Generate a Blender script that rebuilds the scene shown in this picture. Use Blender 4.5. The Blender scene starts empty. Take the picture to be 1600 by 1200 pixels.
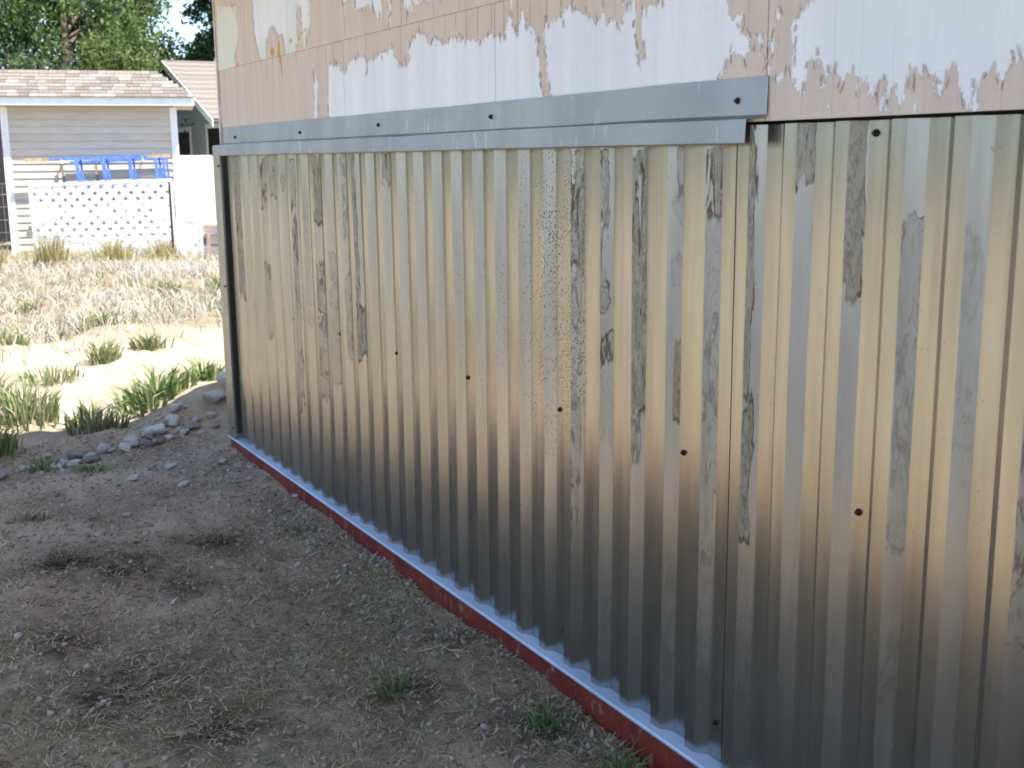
import bpy, math, random
import numpy as np
from mathutils import Vector, Matrix

rng = np.random.default_rng(7)
random.seed(7)
SC = bpy.context.scene
COL = SC.collection

# ------------------------------------------------------------------ camera
yaw, pitch, roll = math.radians(29.462), math.radians(11.044), math.radians(-0.5585)
H = np.array([-math.cos(yaw), math.sin(yaw), 0.0])      # level heading
R0 = np.array([math.sin(yaw), math.cos(yaw), 0.0])      # level right
ZU = np.array([0, 0, 1.0])
fwd = H * math.cos(pitch) - ZU * math.sin(pitch)
up0 = H * math.sin(pitch) + ZU * math.cos(pitch)
rgt = R0 * math.cos(roll) + up0 * math.sin(roll)
upv = -R0 * math.sin(roll) + up0 * math.cos(roll)
cam_data = bpy.data.cameras.new("camera")
cam = bpy.data.objects.new("camera", cam_data)
COL.objects.link(cam)
cam.matrix_world = Matrix(((rgt[0], upv[0], -fwd[0], 0.0),
                           (rgt[1], upv[1], -fwd[1], 0.0),
                           (rgt[2], upv[2], -fwd[2], 1.5),
                           (0, 0, 0, 1)))
cam_data.sensor_fit = 'HORIZONTAL'
cam_data.sensor_width = 36.0
cam_data.lens = 36.0 * 1814.16 / 1600.0
cam_data.clip_start = 0.05
cam_data.clip_end = 2000.0
cam_data.dof.use_dof = True
cam_data.dof.focus_distance = 3.6
cam_data.dof.aperture_fstop = 7.0
SC.camera = cam

# ------------------------------------------------------------------ sky, sun, exposure
SUN_EL = math.radians(60.3)
sun_h = np.array([0.76, 0.65, 0.0]); sun_h /= np.linalg.norm(sun_h)
sun_dir = sun_h * math.cos(SUN_EL) + ZU * math.sin(SUN_EL)
world = bpy.data.worlds.new("World")
SC.world = world
world.use_nodes = True
wn = world.node_tree
bg = wn.nodes['Background']
sky = wn.nodes.new('ShaderNodeTexSky')
sky.sky_type = 'NISHITA'
sky.sun_disc = False
sky.sun_elevation = SUN_EL
sky.sun_rotation = math.atan2(sun_dir[0], sun_dir[1])
sky.altitude = 1400
sky.air_density = 1.0
sky.dust_density = 2.2
sky.ozone_density = 1.0
wn.links.new(sky.outputs[0], bg.inputs[0])
bg.inputs[1].default_value = 0.12
sun_data = bpy.data.lights.new("sun", 'SUN')
sun_data.energy = 4.6
sun_data.angle = math.radians(0.53)
sun_data.color = (1.0, 0.95, 0.87)
sun = bpy.data.objects.new("sun", sun_data)
COL.objects.link(sun)
sun.rotation_euler = Vector(sun_dir).to_track_quat('Z', 'Y').to_euler()
vs = SC.view_settings
vs.view_transform = 'Standard'
vs.look = 'None'
vs.gamma = 1.0
vs.use_curve_mapping = False
vs.exposure = 1.75
SC.cycles.max_bounces = 8
SC.cycles.filter_width = 1.7

# ------------------------------------------------------------------ node helpers
class NT:
    def __init__(s, name):
        s.m = bpy.data.materials.new(name); s.m.use_nodes = True
        s.t = s.m.node_tree; s.b = s.t.nodes['Principled BSDF']
    def n(s, typ, **kw):
        nd = s.t.nodes.new(typ)
        for k, v in kw.items():
            setattr(nd, k, v)
        return nd
    def link(s, a, b):
        s.t.links.new(a, b)
    def put(s, sock, v):
        if v is None: return
        if hasattr(v, 'is_output') or isinstance(v, bpy.types.NodeSocket): s.link(v, sock)
        else: sock.default_value = v
    def math(s, op, a, b=None, c=None, clamp=False):
        nd = s.n('ShaderNodeMath', operation=op); nd.use_clamp = clamp
        s.put(nd.inputs[0], a); s.put(nd.inputs[1], b); s.put(nd.inputs[2], c)
        return nd.outputs[0]
    def mix(s, fac, a, b, blend='MIX'):
        nd = s.n('ShaderNodeMix', data_type='RGBA', blend_type=blend)
        s.put(nd.inputs[0], fac)
        for sock, v in ((nd.inputs[6], a), (nd.inputs[7], b)):
            if isinstance(v, tuple): sock.default_value = (*v[:3], 1)
            else: s.put(sock, v)
        return nd.outputs[2]
    def ramp(s, fac, a, b):
        nd = s.n('ShaderNodeMapRange', interpolation_type='SMOOTHSTEP')
        s.put(nd.inputs[0], fac); nd.inputs[1].default_value = a; nd.inputs[2].default_value = b
        return nd.outputs[0]
    def pos(s, scale=(1, 1, 1)):
        g = s.n('ShaderNodeTexCoord')
        mp = s.n('ShaderNodeMapping'); s.link(g.outputs['Object'], mp.inputs[0]); mp.inputs[3].default_value = scale
        return mp.outputs[0]
    def noise(s, vec, scale, detail=4, rough=0.55, dist=0.0):
        nd = s.n('ShaderNodeTexNoise'); s.link(vec, nd.inputs['Vector'])
        nd.inputs['Scale'].default_value = scale; nd.inputs['Detail'].default_value = detail
        nd.inputs['Roughness'].default_value = rough; nd.inputs['Distortion'].default_value = dist
        return nd.outputs[0]
    def voro(s, vec, scale):
        nd = s.n('ShaderNodeTexVoronoi'); s.link(vec, nd.inputs['Vector']); nd.inputs['Scale'].default_value = scale
        return nd
    def attr(s, name):
        nd = s.n('ShaderNodeAttribute'); nd.attribute_name = name
        return nd.outputs['Fac']
    def objrand(s):
        return s.n('ShaderNodeObjectInfo').outputs['Random']
    def bump(s, h, strength=0.3, dist=0.01):
        nd = s.n('ShaderNodeBump'); nd.inputs['Strength'].default_value = strength; nd.inputs['Distance'].default_value = dist
        s.link(h, nd.inputs['Height']); s.link(nd.outputs[0], s.b.inputs['Normal'])
    def set(s, base=None, rough=None, metal=None, spec=None):
        for nm, v in (('Base Color', base), ('Roughness', rough), ('Metallic', metal), ('Specular IOR Level', spec)):
            if v is None: continue
            if isinstance(v, tuple): s.b.inputs[nm].default_value = (*v[:3], 1)
            else: s.put(s.b.inputs[nm], v)

def simple(name, col, rough=0.7, metal=0.0, var=0.12, nscale=8.0, stretch=(1, 1, 1), bump=0.15, bd=0.004, objvar=0.0, spec=0.3):
    m = NT(name)
    v = m.pos(stretch)
    n = m.noise(v, nscale, 5)
    dark = tuple(c * (1 - var * 1.6) for c in col); lite = tuple(min(1, c * (1 + var)) for c in col)
    c = m.mix(m.ramp(n, 0.3, 0.7), dark, lite)
    if objvar:
        k = m.math('MULTIPLY_ADD', m.objrand(), 2 * objvar, 1 - objvar)
        hs = m.n('ShaderNodeHueSaturation'); m.link(c, hs.inputs['Color']); m.link(k, hs.inputs['Value']); c = hs.outputs[0]
    m.set(c, rough, metal, spec)
    if bump: m.bump(m.noise(v, nscale * 4, 4), bump, bd)
    return m.m

# ------------------------------------------------------------------ mesh helpers
class MB:
    """collects faces; build() links one mesh object"""
    def __init__(s): s.v = []; s.f = []; s.n = 0
    def add(s, v, f):
        v = np.asarray(v, float)
        s.v.append(v); s.f += [tuple(i + s.n for i in q) for q in f]; s.n += len(v)
        return s
    def box(s, o, ax, ay, az):
        """box from corner o along three edge vectors"""
        o, ax, ay, az = (np.asarray(q, float) for q in (o, ax, ay, az))
        v = [o, o + ax, o + ax + ay, o + ay, o + az, o + ax + az, o + ax + ay + az, o + ay + az]
        f = [(0, 3, 2, 1), (4, 5, 6, 7), (0, 1, 5, 4), (1, 2, 6, 5), (2, 3, 7, 6), (3, 0, 4, 7)]
        if np.dot(np.cross(ax, ay), az) < 0: f = [q[::-1] for q in f]
        return s.add(v, f)
    def abox(s, x0, x1, y0, y1, z0, z1):
        return s.box((x0, y0, z0), (x1 - x0, 0, 0), (0, y1 - y0, 0), (0, 0, z1 - z0))
    def tube(s, pts, r, sides=6):
        pts = [np.asarray(q, float) for q in pts]
        rs = r if hasattr(r, '__len__') else [r] * len(pts)
        V, Fc = [], []
        for i, q in enumerate(pts):
            d = pts[min(i + 1, len(pts) - 1)] - pts[max(i - 1, 0)]; d /= np.linalg.norm(d) + 1e-9
            a = np.cross(d, [0, 0, 1.0] if abs(d[2]) < 0.9 else [1.0, 0, 0]); a /= np.linalg.norm(a); b = np.cross(d, a)
            for k in range(sides):
                t = 2 * math.pi * k / sides
                V.append(q + (a * math.cos(t) + b * math.sin(t)) * rs[i])
        for i in range(len(pts) - 1):
            for k in range(sides):
                k2 = (k + 1) % sides
                Fc.append((i * sides + k, i * sides + k2, (i + 1) * sides + k2, (i + 1) * sides + k))
        Fc.append(tuple(range(sides))[::-1]); Fc.append(tuple((len(pts) - 1) * sides + k for k in range(sides)))
        return s.add(V, Fc)
    def mesh(s, name, mat):
        me = bpy.data.meshes.new(name)
        me.from_pydata(np.concatenate(s.v).tolist(), [], s.f); me.update()
        if mat: me.materials.append(mat)
        return me
    def build(s, name, mat, parent=None):
        return obj(name, s.mesh(name, mat), parent)

def obj(name, me, parent=None):
    o = bpy.data.objects.new(name, me); COL.objects.link(o)
    if parent is not None: o.parent = parent
    return o

def smooth(o, on=True):
    o.data.polygons.foreach_set('use_smooth', [on] * len(o.data.polygons)); return o

def quads(name, V, nq, mat, parent=None, attrs=None, sm=False):
    """V: (nq*4,3) array of quads, fast path"""
    me = bpy.data.meshes.new(name)
    me.vertices.add(nq * 4); me.vertices.foreach_set('co', V.astype(np.float32).ravel())
    me.loops.add(nq * 4); me.loops.foreach_set('vertex_index', np.arange(nq * 4, dtype=np.int32))
    me.polygons.add(nq); me.polygons.foreach_set('loop_start', np.arange(nq, dtype=np.int32) * 4)
    me.update(calc_edges=True)
    if sm: me.polygons.foreach_set('use_smooth', np.ones(nq, bool))
    for k, a in (attrs or {}).items():
        at = me.attributes.new(k, 'FLOAT', 'POINT'); at.data.foreach_set('value', np.asarray(a, np.float32))
    me.materials.append(mat)
    return obj(name, me, parent)

def gridmesh(name, P, mat, parent=None, attrs=None, sm=True):
    """P: (ny,nx,3)"""
    ny, nx = P.shape[:2]
    idx = np.arange(ny * nx).reshape(ny, nx)
    f = np.stack([idx[:-1, :-1], idx[:-1, 1:], idx[1:, 1:], idx[1:, :-1]], -1).reshape(-1, 4).astype(np.int32)
    me = bpy.data.meshes.new(name)
    me.vertices.add(ny * nx); me.vertices.foreach_set('co', P.astype(np.float32).ravel())
    me.loops.add(f.size); me.loops.foreach_set('vertex_index', f.ravel())
    me.polygons.add(len(f)); me.polygons.foreach_set('loop_start', np.arange(len(f), dtype=np.int32) * 4)
    me.update(calc_edges=True)
    me.polygons.foreach_set('use_smooth', np.full(len(f), sm))
    for k, a in (attrs or {}).items():
        at = me.attributes.new(k, 'FLOAT', 'POINT'); at.data.foreach_set('value', np.asarray(a, np.float32).ravel())
    me.materials.append(mat)
    return obj(name, me, parent)

def thing(name, label, cat, loc=(0, 0, 0), group=None):
    o = bpy.data.objects.new(name, None); COL.objects.link(o)
    o.location = loc; o.empty_display_size = 0.1
    return tag(o, label, cat, group)

def tag(o, label=None, cat=None, group=None, kind=None):
    if label: o['label'] = label
    if cat: o['category'] = cat
    if group: o['group'] = group
    if kind: o['kind'] = kind
    return o

def FP(f, r, z):
    return H * f + R0 * r + ZU * z

def vnoise(x, y, seed=0):
    x = np.asarray(x, float) + 1000.0; y = np.asarray(y, float) + 1000.0
    xi = np.floor(x).astype(np.int64); yi = np.floor(y).astype(np.int64)
    u = x - xi; v = y - yi; u = u * u * (3 - 2 * u); v = v * v * (3 - 2 * v)
    def h(a, b):
        n = (a * 374761393 + b * 668265263 + seed * 974634777) & 0x7fffffff
        n = ((n ^ (n >> 13)) * 1274126177) & 0x7fffffff
        return ((n ^ (n >> 16)) & 0xffff) / 65535.0
    return (h(xi, yi) * (1 - u) + h(xi + 1, yi) * u) * (1 - v) + (h(xi, yi + 1) * (1 - u) + h(xi + 1, yi + 1) * u) * v

def fbm(x, y, seed=0, oct=4):
    t, a, s = 0, 0.5, 0
    for i in range(oct):
        t = t + a * vnoise(x * 2 ** i, y * 2 ** i, seed + i * 17); s += a; a *= 0.5
    return t / s

def sstep(x, a, b):
    t = np.clip((x - a) / (b - a), 0, 1); return t * t * (3 - 2 * t)

# ------------------------------------------------------------------ materials
def mat_metal():
    m = NT("galvanised_metal")
    v = m.pos()
    F = m.attr('stain'); amt = m.attr('amount'); rust = m.attr('rust'); speck = m.attr('speck'); slope = m.attr('slope')
    wob = m.noise(m.pos((1, 1, 0.20)), 30, 4, 0.5, 1.2)
    fine = m.noise(m.pos((1, 1, 0.40)), 120, 4, 0.65)
    T = m.math('ADD', F, m.math('MULTIPLY', m.math('SUBTRACT', wob, 0.5), 1.9))
    T = m.math('ADD', T, m.math('MULTIPLY', m.math('SUBTRACT', fine, 0.5), 0.35))
    inside = m.math('MULTIPLY', m.ramp(T, 0.0, 0.10), amt, clamp=True)
    def band(src, c, w):
        a = m.math('ABSOLUTE', m.math('SUBTRACT', src, c))
        return m.math('SUBTRACT', 1.0, m.ramp(a, 0.0, w))
    rim = m.math('MULTIPLY', m.ramp(amt, 0.1, 0.8), m.ramp(m.noise(m.pos((1, 1, 0.5)), 30, 2), 0.3, 0.55))
    line = m.math('MULTIPLY', band(T, 0.06, 0.15), rim, clamp=True)
    line2 = m.math('MULTIPLY', m.math('MULTIPLY', band(T, 0.36, 0.06), rim), 0.5, clamp=True)
    web = m.math('MULTIPLY', band(m.noise(m.pos((1, 1, 0.16)), 62, 3, 0.5, 1.2), 0.5, 0.035), m.math('MULTIPLY', inside, m.ramp(amt, 0.3, 0.9)))
    heavy = m.math('MULTIPLY', m.math('MULTIPLY', m.ramp(fine, 0.46, 0.62), m.ramp(T, 0.15, 0.5)), m.ramp(amt, 0.72, 1.0))
    base = m.mix(m.ramp(m.noise(m.pos((1, 1, 0.06)), 30, 4), 0.3, 0.7), (0.285, 0.277, 0.255), (0.35, 0.342, 0.318))
    white = m.math('MULTIPLY', slope, m.ramp(m.noise(m.pos((1, 1, 0.3)), 7, 4), 0.25, 0.75))   # white oxide bloom on one flank of each rib
    stained = m.mix(m.ramp(m.noise(m.pos((1, 1, 0.25)), 70, 5), 0.3, 0.7), (0.155, 0.130, 0.070), (0.32, 0.285, 0.19))
    c = m.mix(m.math('MULTIPLY', white, 0.35), base, (0.34, 0.34, 0.34))
    stained = m.mix(m.math('MULTIPLY', rust, 0.85), stained, (0.24, 0.165, 0.07))
    c = m.mix(m.math('MULTIPLY', inside, m.math('MULTIPLY_ADD', amt, 0.38, 0.16)), c, stained)
    c = m.mix(m.math('MULTIPLY', heavy, 0.5), c, (0.05, 0.045, 0.034))
    dark = m.mix(rust, (0.055, 0.042, 0.020), (0.15, 0.06, 0.014))
    c = m.mix(m.math('MULTIPLY', web, 0.25), c, dark)
    c = m.mix(line2, c, dark)
    c = m.mix(line, c, dark)
    # rain / mud specks
    vo = m.voro(m.pos((1, 1, 0.6)), 185)
    sz = m.math('MULTIPLY', m.ramp(m.noise(v, 9, 3), 0.05, 0.6), m.math('MULTIPLY', m.math('MULTIPLY_ADD', speck, 0.75, 0.32), 0.40))
    sp = m.math('LESS_THAN', vo.outputs['Distance'], m.math('MULTIPLY', sz, m.math('ADD', 0.35, m.math('MULTIPLY', m.voro(m.pos((1, 1, .6)), 185).outputs['Color'], 0.9))))
    sp = m.math('MULTIPLY', sp, m.ramp(speck, 0.0, 0.3), clamp=True)
    c = m.mix(m.math('MULTIPLY', sp, 0.7), c, (0.12, 0.09, 0.05))
    vo2 = m.voro(m.pos((1, 1, 0.8)), 42)
    sp2 = m.math('LESS_THAN', vo2.outputs['Distance'], 0.075)
    sp2 = m.math('MULTIPLY', sp2, m.ramp(m.noise(v, 5, 2), 0.40, 0.55))
    c = m.mix(m.math('MULTIPLY', sp2, 0.8), c, (0.17, 0.12, 0.05))
    # pale and yellow lichen flecks low down
    lich = m.math('MULTIPLY', m.ramp(m.noise(m.pos((1, 1, 0.35)), 75, 3), 0.66, 0.72), m.attr('low'))
    c = m.mix(m.math('MULTIPLY', lich, 0.7), c, m.mix(m.ramp(m.noise(v, 4, 1), .45, .55), (0.35, 0.27, 0.08), (0.42, 0.42, 0.38)))
    dull = m.math('MAXIMUM', m.math('MULTIPLY', inside, 0.55), m.math('MAXIMUM', line, sp))
    dull = m.math('MAXIMUM', dull, m.math('MULTIPLY', white, 0.08))
    m.set(c, None, None)
    m.link(m.math('SUBTRACT', 0.90, m.math('MULTIPLY', dull, 0.75)), m.b.inputs['Metallic'])
    r0 = m.math('MULTIPLY_ADD', m.noise(m.pos((1, 1, 0.1)), 12, 3), 0.10, 0.20)
    r0 = m.math('ADD', r0, m.math('MULTIPLY', dull, 0.28))
    m.link(r0, m.b.inputs['Roughness'])
    h = m.math('ADD', m.math('MULTIPLY', m.noise(m.pos((1, 1, 0.12)), 9, 2), 1.0), m.math('MULTIPLY', T, 0.0))
    m.bump(h, 0.2, 0.012)
    return m.m

def mat_siding():
    m = NT("peeling_painted_siding")
    v = m.pos()
    sd = m.attr('peel'); groove = m.attr('groove'); cream = m.attr('cream'); yel = m.attr('yellow')
    j1 = m.noise(m.pos((1, 1, 0.22)), 60, 4, 0.6)
    j2 = m.noise(m.pos((1, 1, 0.3)), 220, 3, 0.6)
    T = m.math('ADD', sd, m.math('MULTIPLY', m.math('SUBTRACT', j1, 0.5), 0.062))
    T = m.math('ADD', T, m.math('MULTIPLY', m.math('SUBTRACT', j2, 0.5), 0.030))
    # loose chips off the main patches
    chips = m.ramp(m.noise(m.pos((1, 1, 0.3)), 38, 3, 0.5), 0.71, 0.725)
    near = m.math('SUBTRACT', 1.0, m.ramp(m.math('ABSOLUTE', sd), 0.02, 0.09))
    chips = m.math('MULTIPLY', chips, near)
    peel = m.ramp(T, -0.0008, 0.0012)
    back = m.math('LESS_THAN', sd, 0.0)
    peel = m.math('MAXIMUM', peel, m.math('MULTIPLY', chips, back))
    paint = m.mix(m.ramp(m.noise(m.pos((1, 1, 0.15)), 14, 4), 0.3, 0.7), (0.575, 0.475, 0.395), (0.64, 0.54, 0.455))
    paint = m.mix(m.math('MULTIPLY', m.noise(v, 70, 4), 0.35), paint, (0.54, 0.445, 0.37))
    prim = m.mix(m.ramp(m.noise(m.pos((1, 1, 0.12)), 10, 4), 0.3, 0.75), (0.70, 0.71, 0.73), (0.79, 0.79, 0.80))
    prim = m.mix(cream, prim, m.mix(m.noise(m.pos((1, 1, 0.15)), 12, 3), (0.62, 0.62, 0.48), (0.72, 0.71, 0.64)))
    scuff = m.ramp(m.noise(m.pos((1, 1, 0.25)), 170, 3), 0.70, 0.75)
    prim = m.mix(m.math('MULTIPLY', scuff, 0.5), prim, (0.55, 0.45, 0.40))
    c = m.mix(peel, paint, prim)
    edge = m.math('MULTIPLY', m.math('SUBTRACT', 1.0, m.ramp(m.math('ABSOLUTE', m.math('ADD', T, 0.001)), 0.0, 0.0022)), m.math('GREATER_THAN', j1, 0.5))
    c = m.mix(m.math('MULTIPLY', edge, 0.35), c, (0.20, 0.14, 0.10))
    yy = m.ramp(m.math('ADD', yel, m.math('MULTIPLY', m.math('SUBTRACT', m.noise(m.pos((1, 1, 0.4)), 50, 3), 0.5), 0.8)), 0.45, 0.7)
    c = m.mix(m.math('MULTIPLY', yy, 0.85), c, (0.48, 0.27, 0.03))
    gd = m.math('MULTIPLY', groove, m.math('MULTIPLY', m.ramp(m.noise(m.pos((1, 1, 1)), 6, 3), 0.40, 0.62), m.math('MULTIPLY_ADD', peel, -0.85, 1.0)), clamp=True)
    c = m.mix(m.math('MULTIPLY', gd, 0.8), c, (0.17, 0.115, 0.085))
    m.set(c, 0.75, 0.0, 0.25)
    h = m.math('SUBTRACT', m.math('MULTIPLY', m.noise(m.pos((1, 1, 0.15)), 130, 4), 0.3), m.math('MULTIPLY', peel, 0.6))
    m.bump(h, 0.7, 0.003)
    return m.m

def mat_ground():
    m = NT("dry_dirt")
    v = m.pos()
    olive = m.attr('olive'); sand = m.attr('sand'); far = m.attr('dry')
    n1 = m.noise(v, 1.7, 6, 0.6); n2 = m.noise(v, 14, 6, 0.65); n3 = m.noise(v, 90, 5, 0.65)
    c = m.mix(m.ramp(n1, 0.3, 0.7), (0.26, 0.170, 0.098), (0.50, 0.36, 0.235))
    c = m.mix(m.math('MULTIPLY', m.ramp(n2, 0.40, 0.7), 0.45), c, (0.52, 0.40, 0.285))
    c = m.mix(m.math('MULTIPLY', m.ramp(n3, 0.50, 0.72), 0.45), c, (0.11, 0.08, 0.056))
    c = m.mix(m.math('MULTIPLY', m.ramp(m.noise(v, 55, 3), 0.6, 0.7), 0.5), c, (0.50, 0.42, 0.33))
    c = m.mix(m.math('MULTIPLY', olive, m.ramp(n2, 0.2, 0.7)), c, (0.28, 0.225, 0.13))
    c = m.mix(m.math('MULTIPLY', far, m.ramp(n2, 0.1, 0.6)), c, m.mix(m.ramp(n1, 0.35, 0.65), (0.29, 0.255, 0.17), (0.355, 0.315, 0.22)))
    c = m.mix(m.math('MULTIPLY', m.attr('yard'), m.ramp(n2, 0.05, 0.5)), c, m.mix(m.ramp(m.noise(v, 4, 5), 0.35, 0.65), (0.125, 0.105, 0.065), (0.235, 0.19, 0.135)))
    c = m.mix(m.math('MULTIPLY', sand, m.ramp(n2, 0.1, 0.55)), c, m.mix(m.ramp(m.noise(v, 3, 4), 0.3, 0.7), (0.27, 0.225, 0.17), (0.40, 0.345, 0.28)))
    c = m.mix(m.math('MULTIPLY', m.attr('reflshade'), 0.92), c, m.mix(n3, (0.10, 0.105, 0.115), (0.165, 0.17, 0.18)))  # shade grey painted into the ground colour, only for the rib reflections
    c = m.mix(m.math('MULTIPLY', m.attr('damp'), m.ramp(n2, 0.25, 0.6)), c, (0.060, 0.040, 0.024))
    m.set(c, 0.95, 0.0, 0.12)
    h = m.math('ADD', m.math('MULTIPLY', n3, 0.45), n2)
    m.bump(h, 0.8, 0.02)
    return m.m

def mat_blade(name, a, b, trans=0.3, dead=None):
    m = NT(name)
    r = m.attr('rnd')
    c = m.mix(r, a, b)
    if dead: c = m.mix(m.ramp(r, 0.74, 0.80), c, dead)
    m.set(c, 0.7, 0.0, 0.2)
    tr = m.n('ShaderNodeBsdfTranslucent'); m.link(c, tr.inputs[0])
    mx = m.n('ShaderNodeMixShader'); mx.inputs[0].default_value = trans
    m.link(m.b.outputs[0], mx.inputs[1]); m.link(tr.outputs[0], mx.inputs[2])
    out = [n for n in m.t.nodes if n.type == 'OUTPUT_MATERIAL'][0]
    m.link(mx.outputs[0], out.inputs[0])
    return m.m

def mat_stone(name, a, b):
    m = NT(name)
    v = m.pos()
    c = m.mix(m.ramp(m.noise(v, 22, 5), 0.3, 0.7), a, b)
    k = m.math('MULTIPLY_ADD', m.objrand(), 0.4, 0.8)
    hs = m.n('ShaderNodeHueSaturation'); m.link(c, hs.inputs['Color']); m.link(k, hs.inputs['Value'])
    m.set(hs.outputs[0], 0.9, 0, 0.2)
    m.bump(m.noise(v, 60, 5), 0.6, 0.006)
    return m.m

M_metal = mat_metal()
M_siding = mat_siding()
M_ground = mat_ground()
M_flash = None
def mat_flashing(name, col, rough, nz):
    m = NT(name)
    c = m.mix(m.ramp(m.noise(m.pos((1, 1, 0.2)), nz, 4), 0.3, 0.75), tuple(q * 0.86 for q in col), col)
    c = m.mix(m.math('MULTIPLY', m.ramp(m.noise(m.pos((1, 1, 0.15)), 40, 3), 0.62, 0.72), 0.35), c, (0.75, 0.75, 0.72))
    dust = m.ramp(m.noise(m.pos((0.4, 1, 0.1)), 9, 5), 0.45, 0.75)
    c = m.mix(m.math('MULTIPLY', dust, 0.25), c, (0.50, 0.48, 0.43))
    m.set(c, None, None)
    m.link(m.math('SUBTRACT', 0.9, m.math('MULTIPLY', dust, 0.35)), m.b.inputs['Metallic'])
    m.link(m.math('MULTIPLY_ADD', m.noise(m.pos((0.3, 1, 1)), 15, 3), 0.2, rough), m.b.inputs['Roughness'])
    m.bump(m.noise(m.pos((0.5, 1, 1)), 3.0, 2), 0.25, 0.02)
    return m.m
M_flash = mat_flashing("flashing_metal", (0.33, 0.35, 0.365), 0.42, 6)
M_sill = simple("base_flashing_coating", (0.56, 0.63, 0.74), 0.45, 0.25, 0.08, 10, (0.3, 1, 1), 0.1, spec=0.5)
M_trimm = mat_flashing("corner_trim_metal", (0.32, 0.315, 0.28), 0.3, 10)
def mat_red():
    m = NT("red_oxide_paint")
    c = m.mix(m.ramp(m.noise(m.pos(), 9, 5), 0.3, 0.7), (0.135, 0.018, 0.011), (0.225, 0.032, 0.018))
    sp = m.ramp(m.noise(m.pos((1, 1, 0.5)), 28, 6, 0.7), 0.54, 0.66)        # dried mud splashes
    c = m.mix(m.math('MULTIPLY', sp, 0.75), c, (0.27, 0.19, 0.13))
    chip = m.ramp(m.noise(m.pos((0.4, 1, 1)), 60, 3), 0.70, 0.73)
    c = m.mix(chip, c, (0.30, 0.22, 0.16))
    m.set(c, 0.65, 0.0, 0.3); m.bump(m.noise(m.pos(), 50, 4), 0.3, 0.003)
    return m.m
M_red = mat_red()
M_screw = simple("rusty_screw", (0.055, 0.028, 0.024), 0.55, 0.4, 0.4, 200, bump=0)
M_washer = simple("rubber_washer", (0.02, 0.018, 0.017), 0.7, 0, 0.2, 60, bump=0)
M_soffit = simple("soffit_paint", (0.52, 0.45, 0.40), 0.8)
M_wallin = simple("house_sheathing", (0.10, 0.09, 0.08), 0.9)
M_roofdk = simple("dark_roofing", (0.12, 0.11, 0.105), 0.9, nscale=20)
M_vinyl = simple("beige_vinyl", (0.53, 0.465, 0.39), 0.55, 0, 0.05, 3, (1, 1, 8), 0.05, objvar=0.03)
M_vinylblue = simple("grey_blue_board", (0.40, 0.41, 0.43), 0.6, 0, 0.06, 3, (1, 1, 8), 0.05, objvar=0.04)
M_white = simple("white_paint", (0.80, 0.80, 0.79), 0.5, 0, 0.04, 5, bump=0.05)
M_whiteplastic = simple("white_plastic", (0.80, 0.80, 0.79), 0.45, 0, 0.03, 4, bump=0.03)
M_dark = simple("dark_interior", (0.012, 0.010, 0.012), 0.8, bump=0)
M_glass = NT("window_glass"); M_glass.set((0.03, 0.035, 0.035), 0.05, 0, 0.6); M_glass = M_glass.m
M_shing = [simple("shingle_%s" % n, c, 0.95, 0, 0.15, 40, bump=0.5, bd=0.004, objvar=0.08, spec=0.1)
           for n, c in (("taupe", (0.150, 0.133, 0.120)), ("tan", (0.195, 0.175, 0.152)), ("pale", (0.24, 0.215, 0.195)))]
M_blue = simple("worn_blue_paint", (0.10, 0.20, 0.60), 0.5, 0, 0.2, 14, bump=0.1)
M_wood = simple("bare_weathered_wood", (0.42, 0.30, 0.19), 0.85, 0, 0.25, 30, (1, 1, 0.2), 0.3)
M_greywood = simple("grey_weathered_wood", (0.24, 0.19, 0.155), 0.9, 0, 0.25, 25, (1, 1, 0.15), 0.3)
M_redwood = simple("pinkish_weathered_stake", (0.36, 0.235, 0.19), 0.9, 0, 0.2, 25, bump=0.3)
M_tpost = simple("dark_green_post_paint", (0.028, 0.042, 0.036), 0.6, 0.2, 0.3, 40)
M_wire = simple("galvanised_wire", (0.50, 0.50, 0.50), 0.45, 0.8, 0.1, 20, bump=0)
M_bark = simple("tree_bark", (0.13, 0.10, 0.08), 0.95, 0, 0.35, 12, (1, 1, 0.2), 0.8, 0.03)
M_straw = mat_blade("dead_straw", (0.30, 0.26, 0.20), (0.62, 0.575, 0.50), 0.25)
M_debris = mat_blade("dead_debris", (0.12, 0.085, 0.035), (0.60, 0.48, 0.29), 0.1)
M_chip = mat_blade("pale_chip", (0.26, 0.195, 0.14), (0.54, 0.45, 0.355), 0.1)
M_green = mat_blade("green_blade", (0.105, 0.155, 0.055), (0.32, 0.34, 0.17), 0.35, (0.42, 0.36, 0.22))
M_green2 = mat_blade("fresh_green_blade", (0.075, 0.14, 0.04), (0.24, 0.31, 0.11), 0.4, (0.36, 0.33, 0.17))
M_olive = mat_blade("olive_tan_blade", (0.20, 0.20, 0.07), (0.50, 0.40, 0.22), 0.3)
M_deadtuft = mat_blade("dead_tuft_blade", (0.07, 0.055, 0.025), (0.24, 0.19, 0.10), 0.1)
M_leafA = mat_blade("leaf_blue_green", (0.02, 0.048, 0.022), (0.12, 0.17, 0.085), 0.35)
M_leafB = mat_blade("leaf_mid_green", (0.02, 0.05, 0.016), (0.15, 0.21, 0.07), 0.35)
M_leafC = mat_blade("leaf_yellow_green", (0.05, 0.085, 0.022), (0.165, 0.205, 0.065), 0.4)
M_leafD = mat_blade("leaf_dark", (0.016, 0.04, 0.013), (0.05, 0.085, 0.03), 0.25)
M_rock = mat_stone("pale_limestone", (0.40, 0.345, 0.285), (0.58, 0.52, 0.45))
M_rock2 = mat_stone("brown_fieldstone", (0.20, 0.155, 0.12), (0.33, 0.27, 0.22))

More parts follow.
